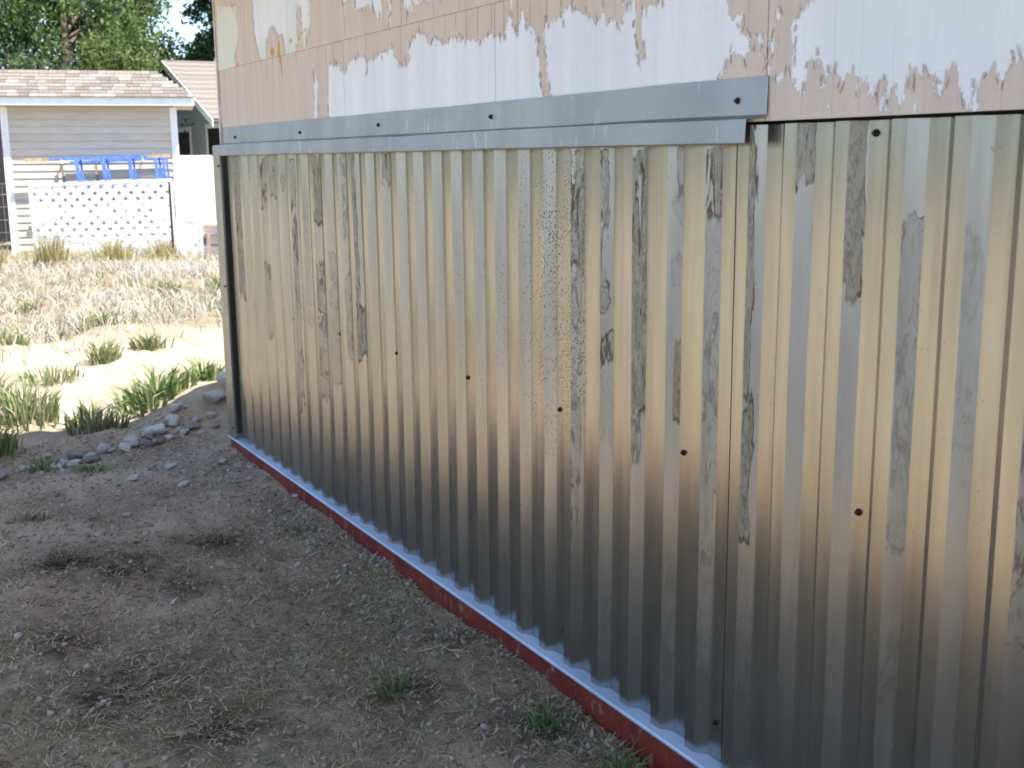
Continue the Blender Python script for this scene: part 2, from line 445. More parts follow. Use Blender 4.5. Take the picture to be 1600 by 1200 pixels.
# ------------------------------------------------------------------ ground: one sheet to the horizon
def zg(x, y):
    x = np.asarray(x, float); y = np.asarray(y, float)
    z = -0.052 + 0 * x
    z = z - 0.085 * sstep(-x, 4.9, 6.9) * sstep(1.9 - y, 0.0, 0.5)
    z = z + 0.10 * np.exp(-(((x + 7.35) / 0.42) ** 2 + ((y - 1.98) / 0.35) ** 2))
    z = z + 0.05 * np.exp(-((x + 7.0 + 0.25 * (y - 1.0)) / 0.16) ** 2) * sstep(y, 0.2, 0.9)
    yard = sstep(-x, 7.2, 9.0)
    z = z + yard * (0.07 + 0.07 * (fbm(x * 0.45, y * 0.45, 5) - 0.5) * 2)
    z = z + 0.06 * np.exp(-((x + 10.6 + 0.3 * (y - 2)) / 0.35) ** 2) * yard
    near = 1 - sstep(np.hypot(x + 4, y), 25, 60)
    z = z + near * (0.042 * (fbm(x * 2.3, y * 2.3, 11) - 0.5) * 2 + 0.024 * (fbm(x * 9, y * 9, 23) - 0.5) * 2 + 0.007 * (fbm(x * 30, y * 30, 29, 2) - 0.5) * 2)
    z = z + 0.03 * np.exp(-(((x + 4.55) / 0.3) ** 2 + ((y - 0.75) / 0.3) ** 2)) * (fbm(x * 14, y * 14, 3) - 0.35) * 4
    z = z - 0.022 * sstep(x, -4.8, -3.2) * sstep(y, 0.9, 1.5)
    lip = sstep(y, 1.56, 1.69) * sstep(-y, -1.9, -1.8) * sstep(x, -6.3, -6.0)
    z = z * (1 - lip) + lip * np.minimum(z, -0.045 - 0.02 * sstep(x, -4.8, -3.2))
    z = z - 0.25 * sstep(y, 1.74, 1.80) * sstep(x, -6.15, -6.05) * sstep(-y, -8.5, -8.2)
    return z

xs = np.unique(np.concatenate([-np.geomspace(9.0, 420, 60), np.arange(-20, -8.2, 0.10), np.arange(-8.2, -1.0, 0.024), np.arange(-1.0, 3, 0.12), np.geomspace(3, 420, 45)]))
ys = np.unique(np.concatenate([-np.geomspace(2.5, 420, 55), np.arange(-2.5, -0.6, 0.12), np.arange(-0.6, 2.6, 0.024), np.arange(2.6, 9, 0.12), np.geomspace(9, 420, 50)]))
GX, GY = np.meshgrid(xs, ys)
GZ = zg(GX, GY)
a_far = sstep(-GX, 7.4, 8.6) + sstep(-GY, 0.5, 1.5) + sstep(GY, 9, 11) + sstep(GX, 2, 4)
a_far = np.clip(a_far, 0, 1)
patch = fbm(GX * 0.5, GY * 0.9, 41)
a_reflshade = sstep(GX, -2.2, -0.6) * sstep(-GY, 0.0, 0.9) * (1 - sstep(GX, 60, 80)) * sstep(GY, -70, -50)  # added unseen grey ground in place of shade, darkens the rib reflections
a_damp = np.zeros(GX.shape)
for dx, dy, dr in ((-4.62, .62, .24), (-4.40, .82, .18), (-4.62, 1.2, .18), (-4.2, .95, .14), (-3.4, .55, .34), (-3.0, .75, .2), (-3.8, .45, .22), (-2.95, 1.3, .14), (-2.6, 1.58, .15), (-3.3, 1.62, .12), (-5.45, .6, .1)):
    a_damp = np.maximum(a_damp, np.exp(-((GX - dx) ** 2 + (GY - dy) ** 2) / dr ** 2 * (0.6 + 1.2 * fbm(GX * 9, GY * 9, 131))))
a_yard = sstep(-GX, 7.0, 8.4) * (1 - sstep(-GX, 22, 30)) * sstep(GY, -3.0, -1.5) * (1 - sstep(GY, 9, 11))
a_sand = np.maximum(0, sstep(-GX, 7.2, 7.9) * (1 - sstep(-GX, 9.9 + 1.6 * (patch - .5), 11.2 + 1.6 * (patch - .5))) * sstep(GY, 0.2, 1.2))
a_olive = sstep(-GX * 0.6 - GY * -0.9, 0.0, 0.1) * 0 + (1 - sstep(-GX, 3.6, 5.4)) * sstep(fbm(GX * 1.6, GY * 1.6, 77), 0.3, 0.6)
g = gridmesh("ground", np.stack([GX, GY, GZ], -1), M_ground, attrs={'olive': a_olive, 'sand': a_sand, 'dry': a_far, 'yard': a_yard, 'reflshade': a_reflshade, 'damp': a_damp})
tag(g, kind='structure')

# ------------------------------------------------------------------ house with peeling siding
YS = 1.727                      # face of the lower siding course
house = thing("house", "pinkish beige house wall with white patches where its paint has peeled, above the ribbed metal", "house", (-6.07, YS, 0))
def child(o, parent):
    o.parent = parent
    o.matrix_parent_inverse = Matrix.Translation(parent.location).inverted()
    return o
polys = {
'A':[(-6.031,2.26),(-5.684,2.227),(-5.692,2.074),(-5.774,1.976),(-5.757,1.951),(-6.037,1.93),(-6.045,2.137)],
'B':[(-5.424,2.40),(-5.439,2.186),(-5.436,2.089),(-5.388,1.974),(-5.354,1.948),(-5.298,1.94),(-5.271,2.004),(-5.223,2.074),(-5.16,2.076),(-5.105,2.033),(-5.044,2.036),(-5.012,1.94),(-4.88,1.94),(-4.858,2.008),(-4.851,2.118),(-4.802,2.126),(-4.784,2.027),(-4.8,1.964),(-4.738,1.94),(-4.749,1.998),(-4.689,2.046),(-4.683,2.40)],
'C1':[(-4.368,2.192),(-4.341,2.067),(-4.312,2.027),(-4.283,2.181)],
'C2':[(-4.22,2.172),(-4.208,2.041),(-4.127,2.048),(-4.038,2.038),(-3.984,1.984),(-3.954,1.996),(-3.96,2.138)],
'C3':[(-3.905,2.13),(-3.899,1.98),(-3.884,1.961),(-3.856,2.124)],
'C4':[(-3.782,2.114),(-3.768,2.008),(-3.738,1.984),(-3.705,2.014),(-3.66,2.0),(-3.615,2.008),(-3.491,2.007),(-3.442,2.069)],
'D0':[(-4.681,1.871),(-4.643,1.813),(-4.662,1.6),(-4.707,1.6)],
'D':[(-4.523,1.87),(-4.403,1.856),(-4.398,1.834),(-4.255,1.872),(-4.142,1.873),(-4.129,1.814),(-4.101,1.854),(-3.964,1.87),(-3.895,1.886),(-3.881,1.853),(-3.792,1.803),(-3.737,1.833),(-3.772,1.857),(-3.675,1.92),(-3.612,1.894),(-3.594,1.863),(-3.535,1.887),(-3.498,1.859),(-3.406,1.871),(-3.362,1.871),(-3.272,1.848),(-3.173,1.861),(-3.079,1.847),(-3.051,1.909),(-3.033,1.865),(-3.0,1.835),(-2.977,1.907),(-2.956,1.863),(-2.91,1.853),(-2.893,1.825),(-2.89,1.773),(-2.863,1.668),(-2.863,1.55),(-4.543,1.55)],
'E':[(-2.827,1.666),(-2.842,1.744),(-2.862,1.828),(-2.848,1.867),(-2.791,1.857),(-2.723,1.894),(-2.657,1.867),(-2.591,1.837),(-2.568,1.863),(-2.547,1.828),(-2.516,1.838),(-2.49,1.813),(-2.474,1.871),(-2.433,1.866),(-2.422,1.829),(-2.424,1.788),(-2.398,1.714),(-2.383,1.74),(-2.4,1.795),(-2.393,1.853),(-2.354,1.857),(-2.287,1.887),(-2.08,1.861),(-2.062,1.792),(-2.033,1.793),(-2.044,1.766),(-1.999,1.746),(-2.016,1.707),(-2.055,1.727),(-2.086,1.692),(-2.098,1.665),(-2.097,1.56),(-2.825,1.56)],
'F':[(-1.82,1.94),(-1.816,1.804),(-1.853,1.778),(-1.878,1.754),(-1.861,1.722),(-1.873,1.662),(-1.839,1.622),(-1.827,1.64),(-1.828,1.663),(-1.799,1.699),(-1.78,1.664),(-1.783,1.634),(-1.767,1.622),(-1.768,1.655),(-1.739,1.65),(-1.727,1.624),(-1.713,1.648),(-1.687,1.643),(-1.694,1.611),(-1.666,1.645),(-1.644,1.601),(-1.628,1.632),(-1.615,1.646),(-1.615,1.582),(-1.605,1.631),(-1.591,1.63),(-1.568,1.584),(-1.559,1.659),(-1.538,1.654),(-1.524,1.637),(-1.498,1.642),(-1.49,1.604),(-1.465,1.649),(-1.44,1.592),(-1.43,1.575),(-1.414,1.574),(-1.41,1.629),(-1.376,1.646),(-1.366,1.611),(-1.339,1.659),(-1.316,1.648),(-1.269,1.651),(-1.0,1.625),(-0.5,1.66),(0.4,1.7),(0.4,1.94)],
'G1':[(-1.983,1.745),(-1.969,1.75),(-1.96,1.732),(-1.971,1.712)],
'G2':[(-1.939,1.738),(-1.927,1.734),(-1.928,1.715),(-1.938,1.72)],
'G3':[(-1.919,1.661),(-1.898,1.668),(-1.883,1.663),(-1.907,1.655),(-1.912,1.644),(-1.921,1.651)],
'G4':[(-1.952,1.689),(-1.947,1.709),(-1.942,1.689),(-1.947,1.673)],
'G5':[(-1.922,1.793),(-1.914,1.79),(-1.915,1.781),(-1.921,1.784)],
'G6':[(-1.772,1.596),(-1.764,1.602),(-1.758,1.592),(-1.766,1.587)],
}
for _k in ('C1', 'C2', 'C3', 'C4'):
    polys[_k] = [(px_, 2.27 + 0.12 * math.sin(px_ * 19)) if pz_ > 2.06 else (px_, pz_) for px_, pz_ in polys[_k]]
def sdf_poly(px, pz, poly):
    P = np.array(poly); Q = np.roll(P, -1, 0)
    d2 = np.full(px.shape, 1e9); ins = np.zeros(px.shape, bool)
    for (ax, az), (bx, bz) in zip(P, Q):
        ex, ez = bx - ax, bz - az
        t = np.clip(((px - ax) * ex + (pz - az) * ez) / (ex * ex + ez * ez + 1e-12), 0, 1)
        d2 = np.minimum(d2, (px - ax - t * ex) ** 2 + (pz - az - t * ez) ** 2)
        if az != bz:
            c = ((az > pz) != (bz > pz)) & (px < ex * (pz - az) / ez + ax)
            ins ^= c
    return np.where(ins, 1, -1) * np.sqrt(d2)

LAP = 1.948
def siding_board(x0, x1, z0, z1, yf, grooves, keys, fine=True):
    stepx = 0.008 if fine else 0.1
    cols = [np.arange(x0, x1, stepx), [x1]]
    gx = [q for q in grooves if x0 + 0.01 < q < x1 - 0.01]
    for q in gx: cols.append([q - 0.0022, q, q + 0.0022])
    X = np.unique(np.round(np.concatenate(cols), 5))
    nz = max(2, int((z1 - z0) / (0.008 if fine else 0.1)))
    Zs = np.linspace(z0, z1, nz)
    XX, ZZ = np.meshgrid(X, Zs)
    YY = np.full(XX.shape, yf)
    gr = np.zeros(XX.shape)
    for q in gx:
        on = np.abs(X - q) < 1e-4
        YY[:, on] += 0.0008; gr[:, on] = 1.0
        gr[:, np.abs(np.abs(X - q) - 0.0022) < 1e-4] = np.maximum(gr[:, np.abs(np.abs(X - q) - 0.0022) < 1e-4], 0.25)
    if z0 < 1.9: gr *= 0.12 + 1.1 * sstep(ZZ, 1.78, 1.90)
    YY += 0.0015 * (fbm(XX * 2.5, ZZ * 4, 9) - 0.5)
    sd = np.full(XX.shape, -0.3); cr = np.zeros(XX.shape)
    for k in keys:
        P = np.array(polys[k])
        if P[:, 0].max() < x0 - .3 or P[:, 0].min() > x1 + .3: continue
        s = sdf_poly(XX, ZZ, polys[k]); sd = np.maximum(sd, s)
        if k == 'A': cr = np.maximum(cr, sstep(s, -0.03, 0.0))
        if k in 'B': cr = np.maximum(cr, sstep(s, -0.03, 0.0) * sstep(1.0 - (ZZ - 1.95) / 0.13, 0, 1) * 0.9)
    ye = np.zeros(XX.shape)
    for (yx, yz, rx, rz) in ((-5.19, 1.972, .035, .028), (-5.10, 1.965, .022, .075), (-5.09, 1.885, .010, .06), (-4.935, 1.998, .016, .016), (-4.83, 2.0, .014, .016), (-5.72, 1.955, .03, .012), (-1.425, 1.66, .014, .04), (-1.367, 1.69, .012, .03), (-1.5, 1.63, .01, .03)):
        ye = np.maximum(ye, 1.0 * np.exp(-((XX - yx) / rx) ** 2 - ((ZZ - yz) / rz) ** 2) * (0.45 if yx > -2 else 1.0))
    # face, plus bottom and side returns
    P = np.stack([XX, YY, ZZ], -1)
    bot = P[:1].copy(); bot[..., 1] = yf + 0.009
    P = np.concatenate([bot, P], 0)
    pad = lambda a: np.concatenate([a[:1], a], 0)
    sd, cr, ye, gr = pad(sd), pad(cr), pad(ye), pad(gr)
    lft = P[:, :1].copy(); lft[..., 1] = yf + 0.009
    rgtc = P[:, -1:].copy(); rgtc[..., 1] = yf + 0.009
    P = np.concatenate([lft, P, rgtc], 1)
    padx = lambda a: np.concatenate([a[:, :1], a, a[:, -1:]], 1)
    o = gridmesh("siding_board", P, M_siding, attrs={'peel': padx(sd), 'cream': padx(cr), 'yellow': padx(ye), 'groove': padx(gr)}, sm=False)
    return child(o, house)

gro = []
xx = -6.06
while xx < 4.0:
    gro.append(xx); xx += 0.083 + rng.uniform(-0.012, 0.012)
low_keys = ['D0', 'D', 'E', 'F', 'G1', 'G2', 'G3', 'G4', 'G5', 'G6']
up_keys = ['A', 'B', 'C1', 'C2', 'C3', 'C4']
edges = [-6.07, -5.58, -4.36, -3.14, -1.945, -0.73]
for a, b in zip(edges[:-1], edges[1:]):
    siding_board(a + 0.0015, b - 0.0015, 1.571, LAP + 0.03, YS, gro, low_keys)
for k in range(11):
    siding_board(-0.73 + 1.22 * k + .0015, 0.49 + 1.22 * k - .0015, 1.571, LAP + 0.03, YS, gro, low_keys, False)
edges = [-6.07, -4.97, -3.75, -2.53]
gro2 = []
xx = -6.0
while xx < 4.0:
    gro2.append(xx); xx += rng.uniform(0.12, 0.26)
for a, b in zip(edges[:-1], edges[1:]):
    siding_board(a + 0.0015, b - 0.0015, LAP, 2.33, YS - 0.0055, gro2, up_keys)
for k in range(13):
    siding_board(-2.53 + 1.22 * k + .0015, -1.31 + 1.22 * k - .0015, LAP, 2.33, YS - 0.0055, gro2, up_keys, False)
for k in range(15):
    siding_board(-6.07 + 1.27 * k + .0015, -4.80 + 1.27 * k - .0015, 2.33, 2.46, YS - 0.011, gro2, [], False)
# curled paint flakes along the edges of the peeled patches
fk_v = []
frg = np.random.default_rng(5)
for key, pl in polys.items():
    P = np.array(pl)
    yf = YS - (0.0055 if key in up_keys else 0.0)
    for (a, b) in zip(P, np.roll(P, -1, 0)):
        L = np.linalg.norm(b - a)
        for i in range(int(L / 0.028 + frg.uniform(0, 1))):
            q = a + (b - a) * frg.uniform(0, 1) + frg.normal(0, .006, 2)
            if not (-6.0 < q[0] < -1.1) or q[1] < 1.60 or q[1] > 2.3 or abs(q[1] - LAP) < .02: continue
            w, hh = frg.uniform(.003, .008), frg.uniform(.008, .026)
            t = frg.normal(0, .25); lift = frg.uniform(.002, .006)
            c0 = np.array([q[0], yf - .0012, q[1]]); sd_ = np.array([1, 0, t]) * w / 2; dn_ = np.array([-t, 0, 1]) * hh
            if frg.uniform() < .5: dn_ = -dn_
            fk_v += [c0 - sd_, c0 + sd_, c0 + sd_ * .6 + dn_ + np.array([0, -lift, 0]), c0 - sd_ * .6 + dn_ + np.array([0, -lift * .7, 0])]
fk = quads("paint_flakes", np.array(fk_v), len(fk_v) // 4, simple("flaking_paint", (0.60, 0.505, 0.425), 0.8, bump=0))
tag(child(fk, house), kind='stuff')
child(MB().abox(-6.06, 13.1, 1.80, 9.0, -0.20, 2.455).build("wall", M_wallin), house)
child(MB().abox(-6.085, -6.071, 1.715, 9.0, 1.571, 2.455).build("end_siding", M_siding), house)
child(MB().abox(-6.34, 13.4, 1.127, 9.5, 2.46, 2.475).build("soffit", M_soffit), house)
rf = MB(); rf.abox(-6.35, 13.41, 1.117, 9.51, 2.478, 2.64)
child(rf.build("roof", M_roofdk), house)

# ------------------------------------------------------------------ ribbed metal skirting
YR, DEP, PIT, TOP, SLO, XR0 = 1.739, 0.024, 0.1464, 0.038, 0.030, -1.273
skirt = thing("metal_skirting", "ribbed galvanised metal skirting with water stains, screwed along the lower half of the house wall", "metal skirting", (-6.2, YR, 0))
STAINS = [  # rib index, z0, z1, centre across the flank, width, amount, rust
(10,1.19,1.52,.5,1,.8,.2),(10,.57,1.19,.3,.7,.5,.2),(10,.43,.7,.2,.5,.6,.3),(9,1.1,1.52,.25,.55,.65,.1),(9,.95,1.03,.5,.7,.7,0),(9,.72,.91,.5,.8,.3,0),(8,.83,1.52,.5,1,.95,.1),(8,.69,.85,.3,.5,.5,.1),(7,1.37,1.52,.92,.3,.5,.2),(7,1.21,1.41,.75,.55,.35,.1),(7,.86,1.04,.85,.32,1,.8),(6,1.35,1.52,.5,1,.85,.5),(6,.7,1.35,.5,.95,.45,.1),(6,.5,.7,.4,.6,.5,.5),(5,.93,1.57,.12,.34,.95,.3),(5,.62,.93,.2,.5,1,.1),(4,1.44,1.58,.45,.95,.9,.4),(3,1.23,1.57,.4,.95,.95,.8),(2,1.17,1.38,.5,.95,.6,.8),(2,.74,1.18,.6,.9,.4,.2),(1,1.2,1.36,.35,.6,.3,0),(1,.98,1.08,.4,.6,.3,.1),(0,.64,1.06,.6,.9,.6,.7),
(32,.8,1.52,.6,.9,.9,.4),(29,1.26,1.51,.5,1,.7,.6),(29,.62,1.01,.5,.9,.5,.6),(28,1.32,1.53,.4,.6,.6,.1),(26,.33,1.5,.3,.5,.6,.2),(24,1.23,1.52,.6,.9,.95,.5),(24,.84,1.05,.5,1,.7,.3),(24,.47,.84,.5,.9,.5,.2),(22,.68,1.52,.8,.5,.5,.2),(21,.91,1.52,.15,.4,.95,.1),(21,.72,.94,.5,1,1,0),(19,1.42,1.52,.6,.6,.7,.6),(23,.56,1.11,.5,.8,.4,.1),(27,.73,.99,.4,.5,.2,0),(25,.77,1.37,.4,.5,.3,0),(31,.48,1.34,.5,.7,.18,.1),(27,1.35,1.51,.5,.6,.4,.2),(30,.5,1.5,.5,.8,.15,.1),(7,.24,.51,.5,.7,.25,.4),(6,.23,.49,.4,.6,.3,.4),(5,.2,.5,.5,.6,.2,.5),(3,.3,.8,.5,.7,.12,.2),(2,.2,.6,.5,.7,.2,.4),(4,.25,.9,.5,.6,.12,.2),(20,.3,1.0,.5,.6,.12,.1)]
ZB, ZT = 0.004, 1.5645
def rib_sheet(k_hi, k_lo, left_x=None, lift=0.0):
    """one rolled sheet: from the rib k_hi (left) to the rib k_lo (right)"""
    cols = []   # x, y, u-on-flank, k, kind
    for k in range(k_hi, k_lo - 1, -1):
        xr = XR0 - PIT * k
        val = PIT - TOP - 2 * SLO
        for u in np.linspace(0, 1, 9): cols.append((xr + SLO * u, YR + DEP * u, u, k, 1))
        if k > k_lo:
            for t in (0.1, 0.5, 0.9): cols.append((xr + SLO + val * t, YR + DEP, t, k, 0))
            for u in (0.0, 0.5, 1.0): cols.append((xr + SLO + val + SLO * u, YR + DEP * (1 - u), u, k, 2))
            for t in (0.12, 0.5, 0.88): cols.append((xr + 2 * SLO + val + TOP * t, YR, t, k, 3))
        else:
            for t in (0.1, 0.5, 0.97): cols.append((xr + SLO + val * t, YR + DEP, t, k, 0))
    if left_x is not None:
        xr = XR0 - PIT * k_hi
        cols = [(left_x, YR, 0, k_hi, 3)] + [(xr - TOP * t, YR, 1 - t, k_hi, 3) for t in (0.9, 0.5, 0.1)] + cols
    else:
        xr = XR0 - PIT * k_hi; val = PIT - TOP - 2 * SLO
        pre = [(xr - TOP - SLO - val * 0.12, YR + DEP, 0.9, k_hi, 0)]
        pre += [(xr - TOP - SLO + SLO * u, YR + DEP * (1 - u), u, k_hi, 2) for u in (0, 0.5, 1)]
        pre += [(xr - TOP * t, YR, 1 - t, k_hi, 3) for t in (0.88, 0.5, 0.12)]
        cols = pre + cols
    C = np.array(cols)
    Zs = np.linspace(ZB, ZT, 128)
    X = np.repeat(C[None, :, 0], len(Zs), 0); Y = np.repeat(C[None, :, 1], len(Zs), 0) - lift
    Z = np.repeat(Zs[:, None], len(C), 1)
    Y = Y + 0.0034 * (fbm(X * 1.7 + 7, Z * 1.1, 31, 2) - 0.5) * 2
    Y = Y + 0.0009 * (fbm(X * 5.5, Z * 4.0, 77, 2) - 0.5) * 2
    X = X + 0.0024 * (fbm(X * 2.2, Z * 1.4, 61, 2) - 0.5) * 2
    kk = np.repeat(C[None, :, 3], len(Zs), 0); kind = np.repeat(C[None, :, 4], len(Zs), 0); u = np.repeat(C[None, :, 2], len(Zs), 0)
    st = np.full(X.shape, -1.5); am = np.zeros(X.shape); ru = np.zeros(X.shape)
    for (k, z0, z1, uc, w, a, r) in STAINS:
        on = (kk == k) & (kind == 1)
        if not on.any(): continue
        f = np.minimum(np.minimum((w / 2 + 0.12 - np.abs(u - uc)) / 0.45, (Z - z0) / 0.09), (z1 - Z) / np.where(z1 > 1.48, 0.02, 0.09))
        f = np.clip(f, -1.5, 0.16 + 0.22 * (a > .85))
        better = on & (f > st)
        st[better] = f[better]; am[better] = a; ru[better] = r
    wz = sstep(Z, 0.45, 0.95) * (1 - 0.4 * sstep(Z, 1.3, 1.55))
    sp = sstep(X, -4.9, -3.0) * (X < -2.70) * (0.35 + 0.65 * sstep(X, -3.1, -2.8)) * wz
    sp = np.where(X > -2.70, 0.0, sp)
    sp = np.where((kind == 1) | (X > -3.0), sp, sp * 0.4)
    sp = np.maximum(sp, 0.14 * sstep(-X, 4.0, 4.6) * wz)
    slope = (kind == 1).astype(float)
    low = (1 - sstep(Z, 0.25, 0.7)) * np.where(kind == 1, 1.0, 0.25)
    o = gridmesh("metal_sheet", np.stack([X, Y, Z], -1), M_metal, attrs={'stain': st, 'amount': am, 'rust': ru, 'speck': sp, 'slope': slope, 'low': low}, sm=False)
    return child(o, skirt)

sheets = []
bounds = [32, 28, 23, 18, 14, 10, 5, 1, -4, -9, -14, -19, -24, -29, -34, -39, -44, -49, -54, -59, -64, -69, -74, -79, -84, -89, -94]
for i, (a, b) in enumerate(zip(bounds[:-1], bounds[1:])):
    s = rib_sheet(a if i == 0 else a, b + 1, left_x=XR0 - PIT * 32 - TOP - 0.055 if i == 0 else None, lift=0.0012 * (i % 2))
    sheets.append(s)

def screw(x, y, z, parent, n=(0, -1, 0), s=1.0):
    """hex head on a rubber washer"""
    n = np.array(n, float); a = np.array([1.0, 0, 0]) if abs(n[0]) < .5 else np.array([0, 1.0, 0]); b = np.cross(n, a)
    def prism(r0, r1, t0, t1, sides, ph=0):
        V = []
        for r, t in ((r0, t0), (r1, t1)):
            for k in range(sides):
                q = 2 * math.pi * k / sides + ph
                V.append(n * t + (a * math.cos(q) + b * math.sin(q)) * r)
        Fc = [(k, (k + 1) % sides, sides + (k + 1) % sides, sides + k) for k in range(sides)]
        Fc.append(tuple(sides + k for k in range(sides))); Fc.append(tuple(range(sides))[::-1])
        return np.array(V) * s, Fc
    m = MB(); m.add(*prism(0.0080, 0.0072, 0, 0.0022, 12)); m.add(*prism(0.0048, 0.0045, 0.0022, 0.0075, 6, 0.3))
    o = m.build("screw", M_screw); o.location = (x, y, z)
    o.parent = parent
    o.matrix_parent_inverse = parent.matrix_world.inverted()
    return o
def near_sheet(x):
    for s, (a, b) in zip(sheets, zip(bounds[:-1], bounds[1:])):
        if x < XR0 - PIT * (b + 0.6): return s
    return sheets[-1]
bpy.context.view_layer.update()
val = PIT - TOP - 2 * SLO
for k in (3, 7, 11, 15, 19, 23, 27, 31, -1, -5):
    x = XR0 - PIT * k + SLO + val * 0.42
    screw(x, YR + DEP - 0.0015, 0.772 + rng.uniform(-.003, .003), near_sheet(x))
screw(XR0 - PIT * 3 + SLO + val * .35, YR + DEP - 0.0015, 1.540, near_sheet(-1.66))
screw(XR0 - PIT * 10 - TOP - SLO - 0.002, YR + DEP - 0.003, 0.095, near_sheet(-2.9))
screw(XR0 - PIT * 6 + SLO + val * .5, YR + DEP - 0.0015, 0.105, near_sheet(-2.1))

# cap flashing: flat upper leg on the siding, small kicked-out lip, lower leg over the ribs
def profile_strip(name, prof, x0s, x1s, mat, wob=0.0008, n=120, seed=1, th=0.0):
    prof = np.array(prof, float)
    t = np.linspace(0, 1, n)
    P = np.zeros((len(prof), n, 3))
    for i, (y, z) in enumerate(prof):
        X = x0s[i] + (x1s[i] - x0s[i]) * t
        P[i, :, 0] = X
        P[i, :, 1] = y + wob * (fbm(X * 2.2, X * 0 + i * .35, seed, 2) - .5) * 2
        P[i, :, 2] = z + wob * (fbm(X * 1.3, X * 0 + 5 + i * .05, seed + 3, 2) - .5) * 2
    o = gridmesh(name, P, mat, sm=False)
    sm = o.modifiers.new("thickness", 'SOLIDIFY'); sm.thickness = 0.0012; sm.offset = 0
    return child(o, skirt)
YF = YS - 0.003
xl, xr1, xr2 = -6.095, -1.935, -1.988
cap = profile_strip("cap_flashing",
    [(YF, 1.664), (YF - .0005, 1.640), (YF - .001, 1.612), (YF - .0012, 1.5845), (YF - .0125, 1.5765)],
    [xl] * 5, [xr1] * 5, M_flash, 0.0024)
cap2 = profile_strip("cap_flashing_skirt",
    [(YF - .0127, 1.5775), (YF - .0133, 1.560), (YF - .0140, 1.542), (YF - .0146, 1.526), (YF - .0120, 1.523)],
    [-6.20] * 5, [xr2] * 5, M_flash, 0.0020, seed=8)
bpy.context.view_layer.update()
for x, z in ((-2.03, 1.617), (-3.16, 1.621), (-4.02, 1.621), (-4.87, 1.613), (-5.83, 1.612)):
    screw(x, YF - 0.0025, z, cap)
# corner trim: J channel, face + return edge towards the ribs
ct = MB()
ct.abox(-6.225, -6.098, 1.712, 1.7135, 0.006, 1.572)
ct.abox(-6.0995, -6.098, 1.7138, 1.722, 0.006, 1.572)
ct.abox(-6.225, -6.2235, 1.7138, 1.90, 0.006, 1.572)
trim = child(ct.build("corner_trim", M_trimm), skirt)
bpy.context.view_layer.update()
for z in (0.841, 0.068, 1.47):
    screw(-6.122, 1.7115, z, trim, s=0.9)
# base flashing and painted base board
profile_strip("base_flashing", [(1.7115, -0.006), (1.7105, 0.0), (1.7145, 0.003), (1.735, 0.0035), (1.79, 0.004)],
    [-6.235] * 5, [13.0] * 5, M_sill, 0.0010, n=260, seed=5)
bb = MB(); bb.abox(-6.20, 13.0, 1.7145, 1.752, -0.22, -0.0035)
child(bb.build("base_board", M_red), skirt)

# ------------------------------------------------------------------ beige shed in the sunny yard
w3 = math.radians(16.0)
SW = R0 * math.cos(w3) + H * math.sin(w3)             # along the shed front, to the right
SN = -H * math.cos(w3) + R0 * math.sin(w3)            # out of the shed front, towards us
SO = FP(18.84, -8.03, -0.05)                          # front left corner on the ground
shed = thing("garden_shed", "small beige vinyl sided shed with white trim and shingled hip roof", "shed", SO)
def SP(a, d, z):                                      # along, outwards, height
    p = SO + SW * a + SN * d; return np.array([p[0], p[1], z])
SWD, SH, DEPTH = 2.65, 2.36, 1.6
EO, GO = 0.28, 0.30                                   # eave overhangs
def bx(m, a0, a1, d0, d1, z0, z1):
    return m.box(SP(a0, d0, z0), SW * (a1 - a0), SN * (d1 - d0), ZU * (z1 - z0))
child(bx(MB(), 0.02, SWD - .02, -DEPTH, -0.012, -0.1, SH).build("wall", M_dark), shed)
bh = 0.116
nb = 21
for i in range(nb):
    z0 = -0.03 + i * bh
    z1 = min(z0 + bh + 0.006, SH + 0.02)
    m = MB()
    v = [SP(.03, 0.020, z0), SP(SWD - .03, 0.020, z0), SP(SWD - .03, 0.002, z1), SP(.03, 0.002, z1),
         SP(.03, -0.012, z0), SP(SWD - .03, -0.012, z0), SP(SWD - .03, -0.012, z1), SP(.03, -0.012, z1)]
    m.add(v, [(0, 1, 2, 3), (4, 5, 1, 0), (1, 5, 6, 2), (4, 0, 3, 7), (3, 2, 6, 7)])
    child(m.build("siding_board", M_vinyl), shed)
for a0 in (-0.02, SWD - 0.09):
    child(bx(MB(), a0, a0 + .11, -0.1, 0.028, -0.08, SH).build("corner_board", M_white), shed)
child(bx(MB(), -0.3, SWD + GO, EO, EO + .02, 2.378, 2.506).build("fascia", M_white), shed)
child(bx(MB(), SWD + GO - .02, SWD + GO, -DEPTH - .1, EO - .002, 2.378, 2.506).build("fascia", M_white), shed)
child(bx(MB(), -0.3, SWD + GO - .022, -DEPTH, EO - .002, 2.380, 2.394).build("soffit", M_white), shed)
# roof deck: front slope, right hip
HIP, RISE = 0.80, 0.455
ez = 2.506
roof = MB()
e0, e1 = SP(-1.2, EO + .03, ez), SP(SWD + GO + .01, EO + .03, ez)
r0_, r1_ = SP(-1.2, EO + .03 - HIP, ez + RISE), SP(SWD + GO - 0.60, EO + .03 - HIP, ez + RISE)
b1_, b0_ = SP(SWD + GO + .01, EO + .03 - 2 * HIP, ez), SP(-1.2, EO + .03 - 2 * HIP, ez)
roof.add([e0, e1, r1_, r0_, b1_, b0_], [(0, 1, 2, 3), (1, 4, 2), (4, 5, 3, 2), (0, 5, 4, 1), (0, 3, 5)])
roofo = child(roof.build("roof", M_shing[0]), shed)
sl = math.hypot(HIP, RISE)
up_s = (-SN * HIP + ZU * RISE) / sl
nrm = (SN * RISE + ZU * HIP) / sl
rows = 8
rh = sl / rows
tabw = 0.20
shing_mesh = {}
